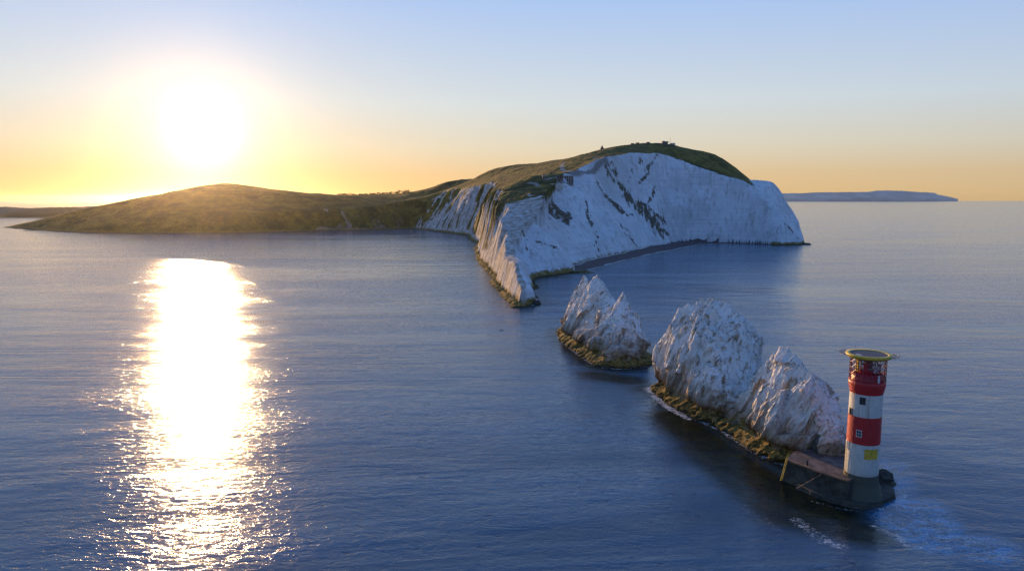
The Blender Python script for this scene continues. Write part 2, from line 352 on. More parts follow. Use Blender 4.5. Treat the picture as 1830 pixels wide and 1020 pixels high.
def land_material():
    m = NM('chalk_and_turf'); p = m.pos(); z = m.sep(p)[2]
    fine = m.noise(p, .55, 6, .65); big = m.noise(p, .03, 4, .6); streak = m.noise(m.map(p, (.22, .22, .035), (.0, .5, .35)), 1.0, 6, .65)
    chalk = m.mix(m.rng(big, .35, .65), (.62, .62, .60), (.74, .74, .72))
    chalk = m.mix(m.rng(streak, .48, .72), chalk, (.44, .42, .37))
    chalk = m.mix(m.rng(fine, .55, .8, 0, .6), chalk, (.34, .32, .28))
    beds = m.noise(m.map(p, (.012, .012, .55), (.25, .42, 0)), 1.0, 5, .7)
    chalk = m.mix(m.math('MULTIPLY', m.rng(beds, .50, .60), .22), chalk, (.36, .34, .30))
    wash = m.noise(m.map(p, (.012, .012, .008)), 1.0, 3, .5)
    chalk = m.mix(m.math('MULTIPLY', m.rng(wash, .5, .7), .40), chalk, (.50, .44, .36))
    clay = m.mix(m.rng(m.noise(m.map(p, (.02, .02, .01)), 1.0, 4, .6), .4, .62), (.13, .10, .06), (.34, .28, .20))
    clay = m.mix(m.rng(streak, .45, .65), clay, (.20, .15, .08))
    chalk = m.mix(m.math('MULTIPLY', m.attr('weathered'), m.rng(streak, .35, .6, .3, .9)), chalk, m.mix(m.rng(m.noise(p, .12, 5, .7), .4, .6), (.24, .18, .115), (.44, .36, .28)))
    rock = m.mix(m.attr('clay'), chalk, clay)
    g1 = m.mix(m.rng(m.noise(p, .05, 5, .65), .38, .62), (.095, .080, .018), (.21, .16, .035))
    g1 = m.mix(m.rng(m.noise(p, .018, 6, .7), .50, .60), g1, (.060, .055, .018))
    g1 = m.mix(m.rng(m.noise(p, .3, 6, .75), .50, .64), g1, (.045, .042, .015))
    g1 = m.mix(m.rng(m.noise(m.map(p, (.05, .16, .2), (0, 0, .5)), 1.0, 5, .7), .60, .68), g1, (.26, .22, .09))
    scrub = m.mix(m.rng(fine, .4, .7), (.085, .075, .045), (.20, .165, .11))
    gmask = m.rng(m.math('ADD', m.attr('grass'), m.math('MULTIPLY', m.math('SUBTRACT', fine, .5), .9)), .38, .62)
    col = m.mix(gmask, rock, g1)
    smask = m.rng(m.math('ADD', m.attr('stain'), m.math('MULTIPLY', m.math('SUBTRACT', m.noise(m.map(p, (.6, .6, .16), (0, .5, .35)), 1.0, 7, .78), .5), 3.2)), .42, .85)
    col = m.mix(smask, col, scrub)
    col = m.mix(m.attr('track'), col, m.mix(fine, (.20, .18, .15), (.34, .31, .27)))
    tide = m.rng(m.math('ADD', z, m.math('MULTIPLY', m.math('SUBTRACT', m.noise(p, .18, 5, .7), .5), 9)), 2.2, 5.0, 1, 0)
    alg = m.mix(m.rng(fine, .35, .65), (.10, .075, .02), (.30, .21, .06))
    col = m.mix(m.math('MULTIPLY', tide, m.math('SUBTRACT', 1, m.attr('beach'))), col, alg)
    wet = m.rng(z, .3, 1.2, .85, 0)
    col = m.mix(wet, col, (.035, .03, .02))
    m.set(Base_Color=col, Roughness=.95)
    m.b.inputs['Specular IOR Level'].default_value = .15
    hgt = m.math('ADD', m.math('MULTIPLY', streak, 2.2), m.math('ADD', m.math('MULTIPLY', fine, .9), m.math('MULTIPLY', m.noise(p, .16, 5, .6), 1.8)))
    m.l(m.bump(hgt, 1.0, .8), m.b.inputs['Normal'])
    return m.m
def beach_material():
    m = NM('shingle'); p = m.pos(); n = m.noise(p, .6, 6, .7)
    m.set(Base_Color=m.mix(m.rng(n, .35, .65), (.075, .05, .045), (.15, .10, .085)), Roughness=.9)
    m.l(m.bump(n, .8), m.b.inputs['Normal']); return m.m
MLAND = land_material(); MBEACH = beach_material()
LC = sstep(1230, 1430, GY) * sstep(-90, -190, -(-GX) * 1.0 + 0) if False else sstep(1200, 1420, GY) * (1 - sstep(-235, -190, GX))
Q = grid_quads(NR, NC); hz = LH[Q].max(1); Q = Q[hz > -3.0]
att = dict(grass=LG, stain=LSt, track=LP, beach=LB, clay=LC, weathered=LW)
V = np.c_[GX, GY, LH]
LG[(GX < -380) & (LH > -2)] = 1.0; att['grass'] = LG
isb = LB[Q].min(1) > .5; hill = GX[Q].mean(1) < -205
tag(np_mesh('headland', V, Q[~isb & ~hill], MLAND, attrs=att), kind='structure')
tag(np_mesh('hills', V, Q[~isb & hill], MLAND, attrs=att), kind='structure')
tag(np_mesh('beach', V, Q[isb], MBEACH, attrs=att), kind='structure')
# ---- far lands
def ridge_land(name, pts, Y, base_py, depth, mat, rough):
    n = 400; px = np.linspace(pts[0][0], pts[-1][0], n); py = np.interp(px, [p[0] for p in pts], [p[1] for p in pts])
    X = (px - 915) / F * Y / CP; top = np.array([at(a, b, Y)[2] for a, b in zip(px, py)]) 
    top = np.maximum(top + rough * fbm(px / 9, px * 0, 3.3, 5), 1.0)
    prof = [(0, -3), (.02, .25), (.12, .45), (.35, .75), (.5, 1), (.75, .9), (1, .0)]
    rows = []
    for f, k in prof:
        hh = top * k if k >= 0 else top * 0 - 3
        hh = hh * (1 + .05 * fbm(px / 14, px * 0 + f * 9, 1.2, 4)) if 0 < k < 1 else hh
        rows.append(np.c_[X * (1 + (f - .5) * depth / Y), np.full(n, Y + (f - .5) * depth), hh])
    V = np.concatenate(rows); return tag(np_mesh(name, V, grid_quads(len(prof), n), mat), kind='structure')
mf = NM('far_fields'); p = mf.pos()
mf.set(Base_Color=mf.mix(mf.rng(mf.noise(mf.map(p, (1, .3, 2)), .006, 5, .6), .4, .6), (.10, .09, .035), (.22, .17, .09)), Roughness=1.0)
ridge_land('far_shore', [(-700, 380), (-200, 374), (0, 370), (18, 369.5), (35, 370), (60, 372), (100, 370.5), (150, 370), (190, 368), (240, 372), (300, 378)], 2500, 391, 330, mf.m, 1.4)
mh = NM('far_hazy_limestone'); mh.set(Base_Color=mh.mix(mh.rng(mh.noise(mh.map(mh.pos(), (1, .3, 3)), .002, 4, .5), .35, .65), (.66, .46, .34), (.80, .58, .44)), Roughness=1.0)  # pale stone warmed to peach so the colour carries distance haze
ridge_land('far_headland', [(1180, 345), (1380, 346), (1435, 345), (1445, 344), (1540, 343), (1558, 340.5), (1600, 341), (1625, 343), (1658, 344.5), (1664, 348), (1680, 351), (1700, 355.5)], 18500, 358, 1200, mh.m, 6)
# ---------------------------------------------------------------- the sea stacks
def resample(pts, n, closed=True, smooth=2):
    P = np.array(pts, float)
    for _ in range(smooth if closed else 0):
        Q_ = np.roll(P, -1, 0); P = np.stack([.75 * P + .25 * Q_, .25 * P + .75 * Q_], 1).reshape(-1, P.shape[1])
    R = np.r_[P, P[:1]] if closed else P
    L = np.r_[0, np.cumsum(np.linalg.norm(np.diff(R[:, :2], axis=0), axis=1))]
    s = np.linspace(0, L[-1], n, endpoint=not closed)
    return np.stack([np.interp(s, L, R[:, k]) for k in range(P.shape[1])], 1)
def stack_material(name, D, seed):
    m = NM(name); p = m.pos(); z = m.sep(p)[2]
    # streaks run along the dipping beds
    D = Vector(D).normalized(); rot = D.to_track_quat('Z', 'Y').inverted().to_euler()
    bed = m.map(p, (1, 1, 1), rot)
    s1 = m.noise(m.map(bed, (.50, .50, .035), (0, 0, 0), (seed, 0, 0)), 1.0, 7, .68); s2 = m.noise(m.map(bed, (1.5, 1.5, .05)), 1.0, 5, .65)
    big = m.noise(p, .11, 5, .65); fine = m.noise(p, 2.4, 6, .7); mid = m.noise(p, .5, 6, .7)
    col = m.mix(m.rng(big, .35, .65), (.72, .68, .61), (.84, .81, .75))
    col = m.mix(m.rng(s1, .51, .63), col, (.37, .28, .18))
    col = m.mix(m.math('MULTIPLY', m.rng(s2, .54, .66), .42), col, (.24, .20, .15))
    col = m.mix(m.math('MULTIPLY', m.rng(fine, .55, .75), .25), col, (.36, .32, .27))
    crack = m.rng(m.math('ABSOLUTE', m.math('SUBTRACT', m.noise(m.map(bed, (.16, .16, .035), (0, 0, 0), (seed, 4, 0)), 1.0, 6, .62), .5)), .0, .012, .8, 0)
    col = m.mix(crack, col, (.12, .10, .08))
    top = m.attr('turf')
    col = m.mix(m.rng(m.math('ADD', top, m.math('MULTIPLY', m.math('SUBTRACT', big, .5), 1.8)), .60, .85), col, (.16, .125, .05))
    zz = m.math('ADD', z, m.math('MULTIPLY', m.math('SUBTRACT', m.noise(m.map(bed, (.30, .30, .12)), 1.0, 6, .7), .5), 13))
    alg = m.mix(m.rng(fine, .35, .62), (.075, .05, .016), (.33, .215, .05))
    alg = m.mix(m.rng(mid, .45, .62), alg, (.04, .036, .012))
    rust = m.mix(m.rng(mid, .4, .6), (.30, .20, .10), (.18, .12, .06))
    col = m.mix(m.math('MULTIPLY', m.rng(zz, 4.0, 13, 1, 0), .85), col, rust)
    col = m.mix(m.rng(zz, 2.2, 5.0, 1, 0), col, alg)
    col = m.mix(m.rng(m.math('ADD', z, m.math('MULTIPLY', m.math('SUBTRACT', fine, .5), 1.5)), .3, 1.2, .8, 0), col, (.03, .026, .014))
    m.set(Base_Color=col, Roughness=.92); m.b.inputs['Specular IOR Level'].default_value = .2
    hgt = m.math('ADD', m.math('MULTIPLY', s1, 1.1), m.math('ADD', m.math('MULTIPLY', s2, .45), m.math('MULTIPLY', fine, .15)))
    m.l(m.bump(m.math('ADD', hgt, m.math('MULTIPLY', mid, .25)), .8, .9), m.b.inputs['Normal'])
    return m.m
def facets(x, y, z, seed):                 # split faces: every cell of rock is its own tilted plane
    xi, yi, zi = np.floor(x).astype(int), np.floor(y).astype(int), np.floor(z).astype(int)
    best = np.full(x.shape, 1e9); out = np.zeros(x.shape)
    for dx in (-1, 0, 1):
        for dy in (-1, 0, 1):
            for dz in (-1, 0, 1):
                h = PERM[(PERM[(PERM[(xi + dx) & 4095] + yi + dy + int(seed * 13)) & 4095] + zi + dz) & 4095]
                g = GRD[h]; g2 = GRD[(h + 977) & 4095]
                ox, oy, oz = x - (xi + dx + .5 + g[..., 0] * .45), y - (yi + dy + .5 + g[..., 1] * .45), z - (zi + dz + .5 + g[..., 2] * .45)
                d = ox * ox + oy * oy + oz * oz; v = g2[..., 0] * .8 + 1.1 * (g2[..., 1] * ox + g2[..., 2] * oy + .6 * g2[..., 0] * oz)
                m = d < best; best = np.where(m, d, best); out = np.where(m, v, out)
    return out
def build_stack(name, outline, ridge, prof, D, mat, nth, nt, amp=1.0, seed=0.0, turf=0.0, tilt=0.0):
    O = resample([p[:2] for p in outline], nth)
    Rg = resample(ridge, 300, closed=False)
    Rg[:, 2] += (ridged(np.arange(300) / 30.0, seed, 1.0, 4, .6) - .6) * 1.1 * amp
    # each foot point looks to a ridge point: a blend of nearest and smoothed nearest
    dm = ((O[:, None] - Rg[None, :, :2]) ** 2).sum(-1); idx = dm.argmin(1).astype(float)
    kw = 34; ker = np.hanning(2 * kw + 3)[1:-1]; ker /= ker.sum(); pad = np.r_[idx[-kw:], idx, idx[:kw]]; idx = np.convolve(pad, ker, 'valid')
    R = np.stack([np.interp(idx, np.arange(300), Rg[:, k]) for k in range(3)], 1)
    t = np.r_[-.12, -.05, np.linspace(0, 1, nt)]; tt = np.clip(t, 0, 1)
    pr = np.interp(np.arange(nth) / nth, [q[0] for q in prof], [q[1] for q in prof])
    g = tt[:, None] ** pr[None, :]
    X = O[None] + (R[None, :, :2] - O[None]) * g[..., None]
    Z = R[None, :, 2] * t[:, None]
    # outward direction
    Tn = np.roll(O, -1, 0) - np.roll(O, 1, 0); N = np.stack([Tn[:, 1], -Tn[:, 0]], 1); N /= np.linalg.norm(N, axis=1)[:, None] + 1e-9
    cen = O.mean(0); 
    if ((O - cen) * N).sum() < 0: N = -N
    V = np.concatenate([X, Z[..., None]], -1)
    D = np.array(D, float); D /= np.linalg.norm(D); E1 = np.cross(D, (0, 0, 1.0)); E1 /= np.linalg.norm(E1); E2 = np.cross(D, E1)
    q0, q1, q2 = V @ D, V @ E1, V @ E2
    n1 = ridged(q1 / 9 + seed, q2 / 9, q0 / 48, 3, .55); n2 = ridged(q1 / 2.8, q2 / 2.8 + seed, q0 / 30, 3, .6); n3 = fbm(V[..., 0] / 9, V[..., 1] / 9 + seed, V[..., 2] / 9, 4)
    step = np.floor((V[..., 2] + 2 * n3) / 3.4); n4 = perlin(q1 / 5 + step * 7.7, q2 / 5, step * 3.3)
    n5 = ridged(q1 / .9, q2 / .9, q0 / 7 + seed, 2, .6)
    env = np.clip((1.0 - t) * 5, 0, 1)[:, None] * np.clip(t * 12 + .9, .2, 1)[:, None]
    f1 = facets(q1 / 6.5 + seed, q2 / 6.5, q0 / 17, seed); f2 = facets(q1 / 2.4 + seed, q2 / 2.4, q0 / 6.5, seed + 3)
    dsp = amp * env * (1.7 * n1 + .30 * n2 + .7 * n3 + .08 * n5 + 1.85 * f1 + .28 * f2 - .9)
    sl = 1.25; dd_ = dsp / sl; fl = np.floor(dd_); fr = dd_ - fl; dsp = .6 * dsp + .4 * sl * (fl + fr ** 5 * (6 - 5 * fr))      # slabs split off along the joints
    dsp = dsp * (env > 0)
    foot = sstep(3.0, .2, Z) * (.5 + 1.5 * np.clip(ridged(V[..., 0] / 4.2, V[..., 1] / 4.2, V[..., 2] / 2.0 + seed, 4, .6), -.6, 1.3)) - 1.3 * np.exp(-((Z - 3.0) / 1.1) ** 2) * np.clip(perlin(q1 / 6, q2 / 6) + .5, 0, 1)
    dsp = dsp * (.30 + .70 * sstep(.5, 6, Z)) + foot
    V[..., 0] += N[None, :, 0] * dsp; V[..., 1] += N[None, :, 1] * dsp
    V[..., 2] += amp * sstep(.35, 1, tt)[:, None] * (1.1 * n2 * .5 + .9 * n3 + .35 * n5) * np.clip((R[None, :, 2]) / 12, 0, 1)
    V[-1] = V[-1]
    tf = np.clip(tt[:, None] ** 1.5 * turf + .35 * np.clip(n1, -1, 1) * turf, 0, 1)
    o = np_mesh(name, V.reshape(-1, 3), grid_quads(len(t), nth, True), mat, attrs=dict(turf=tf.ravel()))
    return o, O
A3 = lambda px, py, Y: at(px, py, Y)
S = lambda px, py: sea_at(px, py)
outA = [S(1004, 597), S(1016, 612), S(1040, 630), S(1062, 646), S(1085, 656), S(1120, 656), S(1160, 650), (54, 268), (50, 288), (43, 310), (35, 328), (26, 329)]
rdgA = [A3(1020, 548, 314), A3(1036, 512, 307), A3(1045, 500, 303), A3(1053, 509, 299), A3(1067, 498, 292), A3(1080, 520, 285), A3(1090, 538, 280), A3(1098, 547, 277), A3(1106, 538, 272), A3(1114, 530, 268), A3(1120, 540, 266.5)]
outB = [S(1179, 700), S(1190, 712), S(1215, 727), S(1245, 742), S(1275, 755), S(1298, 765), (61, 181), (71, 186), (76, 197), (74, 210), (64, 221), (52, 224), (45.6, 221)]
rdgB = [A3(1198, 590, 214.5), A3(1212, 562, 212), A3(1238, 547, 208), A3(1258, 542, 205), A3(1282, 546, 202), A3(1305, 554, 199), A3(1320, 570, 196), A3(1322, 600, 192.5), A3(1328, 640, 190), A3(1334, 695, 187.5)]
outC = [S(1300, 764), S(1320, 778), S(1345, 795), S(1372, 810), S(1400, 823), S(1430, 832), (72.5, 149.5), (77, 150), (79, 160), (78, 172), (73, 182), (62, 186)]
rdgC = [A3(1343, 705, 180), A3(1356, 668, 177), A3(1375, 648, 173), A3(1392, 634, 169), A3(1405, 632, 167), A3(1418, 648, 164), A3(1436, 664, 160), A3(1452, 680, 157), A3(1464, 715, 154.5), A3(1474, 755, 152.5)]
DA = (.18, -.45, 1.5); DB = (.16, -.50, 1.6); DC = (.25, -.70, 1.3)
mA, mB, mC = stack_material('chalk_beds_far', DA, 3.0), stack_material('chalk_beds_round', DB, 8.0), stack_material('chalk_beds_pointed', DC, 15.0)
stA, OA = build_stack('sea_stack', outA, rdgA, [(0, 1.15), (.25, 1.2), (.40, 1.0), (.55, 1.0), (.75, 1.5), (1, 1.15)], DA, mA, 620, 130, .95, 1.3, .2)
stB, OB = build_stack('sea_stack', outB, rdgB, [(0, 2.8), (.2, 2.3), (.40, 2.0), (.6, 2.2), (.9, 3.0), (1, 2.8)], DB, mB, 760, 170, 1.05, 5.7, .15)
stC, OC = build_stack('sea_stack', outC, rdgC, [(0, 1.5), (.2, 1.4), (.40, 1.25), (.5, 1.25), (.9, 1.8), (1, 1.5)], DC, mC, 760, 170, .9, 11.9, .05)
tag(stA, 'jagged narrow chalk sea stack with a notch between two points, farthest stack from the lighthouse', 'sea stack', 'chalk stacks standing in a row in the sea')
tag(stB, 'tallest rounded chalk sea stack in the middle of the row', 'sea stack', 'chalk stacks standing in a row in the sea')
tag(stC, 'pointed chalk sea stack rising behind the concrete landing of the lighthouse', 'sea stack', 'chalk stacks standing in a row in the sea')
STACK_OUTLINES = [OA, OB, OC]
# ---------------------------------------------------------------- sea
def sea_material():
    m = NM('sea_water'); p = m.pos(); x, y, z = m.sep(p)
    # wind waves: crests run roughly across the view, short and broken
    w1 = m.noise(m.map(p, (.16, .36, 1), (0, 0, .30)), 1.0, 3, .55, .4)
    w2 = m.noise(m.map(p, (.40, .80, 1), (0, 0, .22)), 1.0, 4, .6, .5)
    w3 = m.noise(m.map(p, (1.7, 2.2, 1), (0, 0, -.1)), 1.0, 4, .62, .4)
    crest = lambda w: m.math('SUBTRACT', 1, m.math('POWER', m.math('ABSOLUTE', m.math('SUBTRACT', m.math('MULTIPLY', w, 2), 1)), .85))
    w1 = m.math('ADD', m.math('MULTIPLY', w1, .8), m.math('MULTIPLY', crest(w1), .5)); w2 = m.math('ADD', m.math('MULTIPLY', w2, .6), m.math('MULTIPLY', crest(w2), .7))
    sw = m.noise(m.map(p, (.035, .075, 1), (0, 0, .16)), 1.0, 2, .5, .3)
    calm = m.noise(m.map(p, (.0035, .012, 1), (0, 0, .12)), 1.0, 4, .6, .8)
    drift = m.noise(m.map(p, (.0016, .010, 1), (0, 0, -.22)), 1.0, 5, .65, 2.2)
    amp = m.math('MULTIPLY', m.rng(calm, .35, .62, .6, 1.2), m.rng(drift, .38, .60, .55, 1.2))
    hgt = m.math('ADD', m.math('MULTIPLY', w1, WAVES[0]), m.math('ADD', m.math('MULTIPLY', w2, WAVES[1]), m.math('MULTIPLY', w3, WAVES[2])))
    hgt = m.math('MULTIPLY', hgt, amp)
    hgt = m.math('ADD', hgt, m.math('MULTIPLY', sw, WAVES[3]))
    m.l(m.bump(hgt, 1.0), m.b.inputs['Normal'])
    foam_n = m.noise(m.map(p, (.9, 1.3, 1)), 1.0, 7, .75, 1.5); lace = m.noise(m.map(p, (.22, .30, 1)), 1.0, 6, .72, 2.5)
    ring = m.rng(m.math('ABSOLUTE', m.math('SUBTRACT', lace, .5)), 0, .028, 1, 0)
    f = m.attr('foam'); f = m.math('MULTIPLY', m.rng(m.math('ADD', f, m.math('MULTIPLY', m.math('SUBTRACT', foam_n, .5), 1.8)), .72, 1.0), m.rng(f, 0, .12))
    body = m.mix(m.rng(calm, .3, .7), WATER_A, WATER_B)
    crest_sheen = m.math('MULTIPLY', m.rng(m.math('ADD', m.math('MULTIPLY', w1, .45), m.math('MULTIPLY', w2, .55)), .56, .76), m.rng(drift, .36, .58, .25, .9))
    body = m.mix(crest_sheen, m.mix(1.0, body, (.58, .64, .72), 'MULTIPLY'), m.mix(1.0, body, (2.7, 2.2, 1.8), 'MULTIPLY'))  # crests paler, partly aeration; reflection contrast of the chop put into the colour
    body = m.mix(m.attr('reef_and_reflection'), body, m.mix(m.rng(m.noise(p, .25, 5, .7), .4, .65), (.006, .010, .007), (.022, .024, .009)))  # dark kelp shelf, with the rocks' dark reflection painted into the same colour
    tq = m.math('MULTIPLY', m.attr('wash'), m.rng(m.noise(m.map(p, (.16, .3, 1)), 1.0, 6, .7, 2),   .44, .60))
    body = m.mix(tq, body, (.03, .21, .40))
    f2 = m.math('MULTIPLY', m.attr('wash'), m.math('MULTIPLY', ring, m.rng(foam_n, .42, .52)))
    f = m.math('MAXIMUM', f, m.math('MULTIPLY', f2, 1.0))
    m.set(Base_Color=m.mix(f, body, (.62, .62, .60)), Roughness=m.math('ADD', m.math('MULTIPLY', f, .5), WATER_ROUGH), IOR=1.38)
    m.b.inputs['Specular IOR Level'].default_value = WATER_SPEC
    return m.m
su = np.concatenate([np.linspace(-3.2, -.86, 40)[:-1], np.arange(-.86, .8601, .0045), np.linspace(.86, 3.2, 40)[1:]])
sy = [-60.0, 0.0, 40.0, 70.0]
while sy[-1] < 1500: sy.append(sy[-1] * 1.0045)
while sy[-1] < 20000: sy.append(sy[-1] * 1.05)
sy = np.array(sy); sw_ = np.maximum(sy, 90.0)
SX = (su[None] * sw_[:, None]).ravel(); SY = np.repeat(sy, len(su))
foam = np.zeros(len(SX)); reef_and_reflection = np.zeros(len(SX)); wash = np.zeros(len(SX)); SP2 = np.c_[SX, SY]
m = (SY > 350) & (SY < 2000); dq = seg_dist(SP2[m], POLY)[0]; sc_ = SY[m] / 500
foam[m] = 1 - sstep(0, 5.0 * sc_, dq); reef_and_reflection[m] = (1 - sstep(2, 16, dq)) * .7
def stroke(arr, pts, w, v=1.0, z=0):
    global reef_and_reflection
    P_ = [sea_at(*q)[:2] for q in pts]; d = seg_dist(SP2, np.array(P_), False)[0]
    arr[:] = np.maximum(arr, v * (1 - sstep(.3 * w, w, d)))
for o_ in STACK_OUTLINES:
    d = seg_dist(SP2, o_)[0]; foam[:] = np.maximum(foam, (1 - sstep(2.2, 6.0, d)) * .88); reef_and_reflection[:] = np.maximum(reef_and_reflection, 1 - sstep(2, 12, d))
stroke(reef_and_reflection, [(1200, 745), (1330, 840), (1400, 880), (1480, 910)], 12); stroke(reef_and_reflection, [(1250, 800), (1400, 920), (1540, 950)], 9, .9); stroke(reef_and_reflection, [(1060, 670), (1130, 680)], 9, .9)
stroke(foam, [(1168, 708), (1195, 730), (1230, 748)], 2.4, .9); stroke(foam, [(1005, 606), (1035, 630), (1070, 652)], 2.5, .8)
stroke(foam, [(1450, 895), (1500, 908), (1540, 915)], 1.2, .72); stroke(foam, [(1425, 930), (1470, 965), (1500, 975)], 3.4, .74); stroke(foam, [(1590, 950), (1625, 975)], 2.4, .74); stroke(foam, [(1160, 650), (1200, 655)], 2, .68); stroke(foam, [(1560, 940), (1600, 958)], 1.8, .76); stroke(foam, [(1600, 870), (1618, 885), (1600, 900), (1570, 910)], 1.2, .8); stroke(foam, [(1330, 905), (1390, 945)], 3, .62)
stroke(wash, [(1560, 880), (1640, 900), (1690, 960), (1760, 985)], 7, 1.0); stroke(wash, [(1600, 930), (1660, 970), (1780, 975)], 6, .9); stroke(wash, [(1590, 830), (1600, 870)], 6, .7)
tag(np_mesh('sea', np.c_[SX, SY, np.zeros(len(SX))], grid_quads(len(sy), len(su)), sea_material(), attrs=dict(foam=foam, reef_and_reflection=reef_and_reflection, wash=wash)), kind='structure')

# ---------------------------------------------------------------- haze
def box_mesh(name, lo, hi, mat):
    x0, y0, z0 = lo; x1, y1, z1 = hi
    V = [(x0, y0, z0), (x1, y0, z0), (x1, y1, z0), (x0, y1, z0), (x0, y0, z1), (x1, y0, z1), (x1, y1, z1), (x0, y1, z1)]
    me = bpy.data.meshes.new(name); me.from_pydata(V, [], [(0, 3, 2, 1), (4, 5, 6, 7), (0, 1, 5, 4), (1, 2, 6, 5), (2, 3, 7, 6), (3, 0, 4, 7)])
    me.materials.append(mat); o = bpy.data.objects.new(name, me); COL.objects.link(o); return o
if HAZE[0] > 0:
    hm = bpy.data.materials.new('haze'); hm.use_nodes = True; t = hm.node_tree; t.nodes.clear()
    pv = t.nodes.new('ShaderNodeVolumePrincipled'); oo = t.nodes.new('ShaderNodeOutputMaterial'); t.links.new(pv.outputs[0], oo.inputs['Volume'])
    pv.inputs['Color'].default_value = (*HAZE[2], 1); pv.inputs['Density'].default_value = HAZE[0]; pv.inputs['Anisotropy'].default_value = HAZE[1]
    tag(box_mesh('haze', (-75000, -2000, -7), (75000, 23000, 152), hm), kind='stuff')
# ---------------------------------------------------------------- small mesh builder
class MB:
    def __init__(s): s.v = []; s.f = []; s.mi = []
    def add(s, V, Fc, mi=0):
        k = len(s.v); s.v += [tuple(map(float, q)) for q in V]; s.f += [tuple(i + k for i in f) for f in Fc]; s.mi += [mi] * len(Fc); return s
    def box(s, c, d, rz=0.0, mi=0):
        x, y, z = d[0] / 2, d[1] / 2, d[2] / 2; cs, sn = math.cos(rz), math.sin(rz)
        V = [(c[0] + a * x * cs - b * y * sn, c[1] + a * x * sn + b * y * cs, c[2] + e * z) for e in (-1, 1) for a, b in ((-1, -1), (1, -1), (1, 1), (-1, 1))]
        return s.add(V, [(0, 3, 2, 1), (4, 5, 6, 7), (0, 1, 5, 4), (1, 2, 6, 5), (2, 3, 7, 6), (3, 0, 4, 7)], mi)
    def bar(s, a, b, r, n=6, mi=0):
        a, b = Vector(a), Vector(b); d = (b - a).normalized(); u = d.orthogonal().normalized(); w = d.cross(u)
        V = [p + (u * math.cos(t) + w * math.sin(t)) * r for p in (a, b) for t in [2 * math.pi * i / n for i in range(n)]]
        F_ = [(i, (i + 1) % n, n + (i + 1) % n, n + i) for i in range(n)] + [tuple(range(n - 1, -1, -1)), tuple(range(n, 2 * n))]
        return s.add(V, F_, mi)
    def lathe(s, prof, n=48, mi=0, a0=0.0, a1=2 * math.pi, mis=None, cap=False):
        full = abs(a1 - a0 - 2 * math.pi) < 1e-6; m = n if full else n + 1
        V = [(r * math.sin(a0 + (a1 - a0) * i / n), -r * math.cos(a0 + (a1 - a0) * i / n), z) for r, z in prof for i in range(m)]
        Fs = []; 
        for k in range(len(prof) - 1):
            for i in range(n):
                j = (i + 1) % m if full else i + 1
                Fs.append((k * m + i, k * m + j, (k + 1) * m + j, (k + 1) * m + i))
        s.add(V, Fs, mi)
        if mis:
            for k in range(len(prof) - 1):
                for i in range(n): s.mi[len(s.mi) - len(Fs) + k * n + i] = mis[k]
        return s
    def prism(s, poly, z0, z1, mi=0):
        n = len(poly); V = [(p[0], p[1], z0) for p in poly] + [(p[0], p[1], z1) for p in poly]
        return s.add(V, [tuple(range(n - 1, -1, -1)), tuple(range(n, 2 * n))] + [(i, (i + 1) % n, n + (i + 1) % n, n + i) for i in range(n)], mi)
    def build(s, name, mat, parent=None, smooth=False, mesh_only=False):
        me = bpy.data.meshes.new(name); me.from_pydata(s.v, [], s.f)
        for m_ in (mat if isinstance(mat, (list, tuple)) else [mat]): me.materials.append(m_)
        me.polygons.foreach_set('material_index', s.mi)
        if smooth: me.polygons.foreach_set('use_smooth', [len(f) == 4 for f in s.f])
        me.update()
        o = bpy.data.objects.new(name, me); COL.objects.link(o)
        if parent: o.parent = parent
        return o
def empty(name, loc, rz=0.0):
    o = bpy.data.objects.new(name, None); COL.objects.link(o); o.location = loc; o.rotation_euler = (0, 0, rz); o.empty_display_size = .5; return o
def share(o, loc, rot=(0, 0, 0), parent=None):
    c = o.copy(); COL.objects.link(c); c.location = loc; c.rotation_euler = rot; c.parent = parent or o.parent; return c

# ---------------------------------------------------------------- lighthouse
def painted(name, col, dirt=.5, rough=.45):
    m = NM(name); p = m.obj(); z = m.sep(p)[2]
    n = m.noise(p, .6, 6, .65); st = m.noise(m.map(p, (2.2, 2.2, .10)), 1.0, 5, .65); fn = m.noise(p, 5, 4, .6)
    c = m.mix(m.rng(n, .35, .7), col, tuple(x * .82 for x in col))
    c = m.mix(m.math('MULTIPLY', m.rng(st, .50, .72), dirt), c, tuple(x * .45 + .03 for x in col))
    c = m.mix(m.math('MULTIPLY', m.rng(fn, .6, .8), .35), c, tuple(x * .6 for x in col))
    course = m.math('FRACT', m.math('MULTIPLY', z, 1.15)); ang = m.n('ShaderNodeTexGradient', gradient_type='RADIAL'); m.l(p, ang.inputs[0])
    row = m.math('FLOOR', m.math('MULTIPLY', z, 1.15)); vj = m.math('FRACT', m.math('ADD', m.math('MULTIPLY', ang.outputs['Fac'], 22), m.math('MULTIPLY', row, .5)))
    joint = m.math('MINIMUM', m.rng(m.math('ABSOLUTE', m.math('SUBTRACT', course, .5)), .46, .5, 1, 0), m.rng(m.math('ABSOLUTE', m.math('SUBTRACT', vj, .5)), .475, .5, 1, 0))
    c = m.mix(m.math('MULTIPLY', m.math('SUBTRACT', 1, joint), .35), c, tuple(x * .5 for x in col))
    run = m.noise(m.map(p, (1.3, 1.3, .045), (0, 0, 0), (3, 7, 0)), 1.0, 6, .72)
    c = m.mix(m.math('MULTIPLY', m.rng(run, .54, .70), dirt), c, (.16, .085, .04))
    c = m.mix(m.math('MULTIPLY', m.rng(m.math('ADD', z, m.math('MULTIPLY', n, 6)), 6.2, 10.5, 1, 0), .75), c, (.06, .062, .035))
    m.set(Base_Color=c, Roughness=rough)
    m.l(m.bump(m.math('ADD', m.math('MULTIPLY', joint, .02), m.math('MULTIPLY', n, .03)), 1.0), m.b.inputs['Normal'])
    return m.m
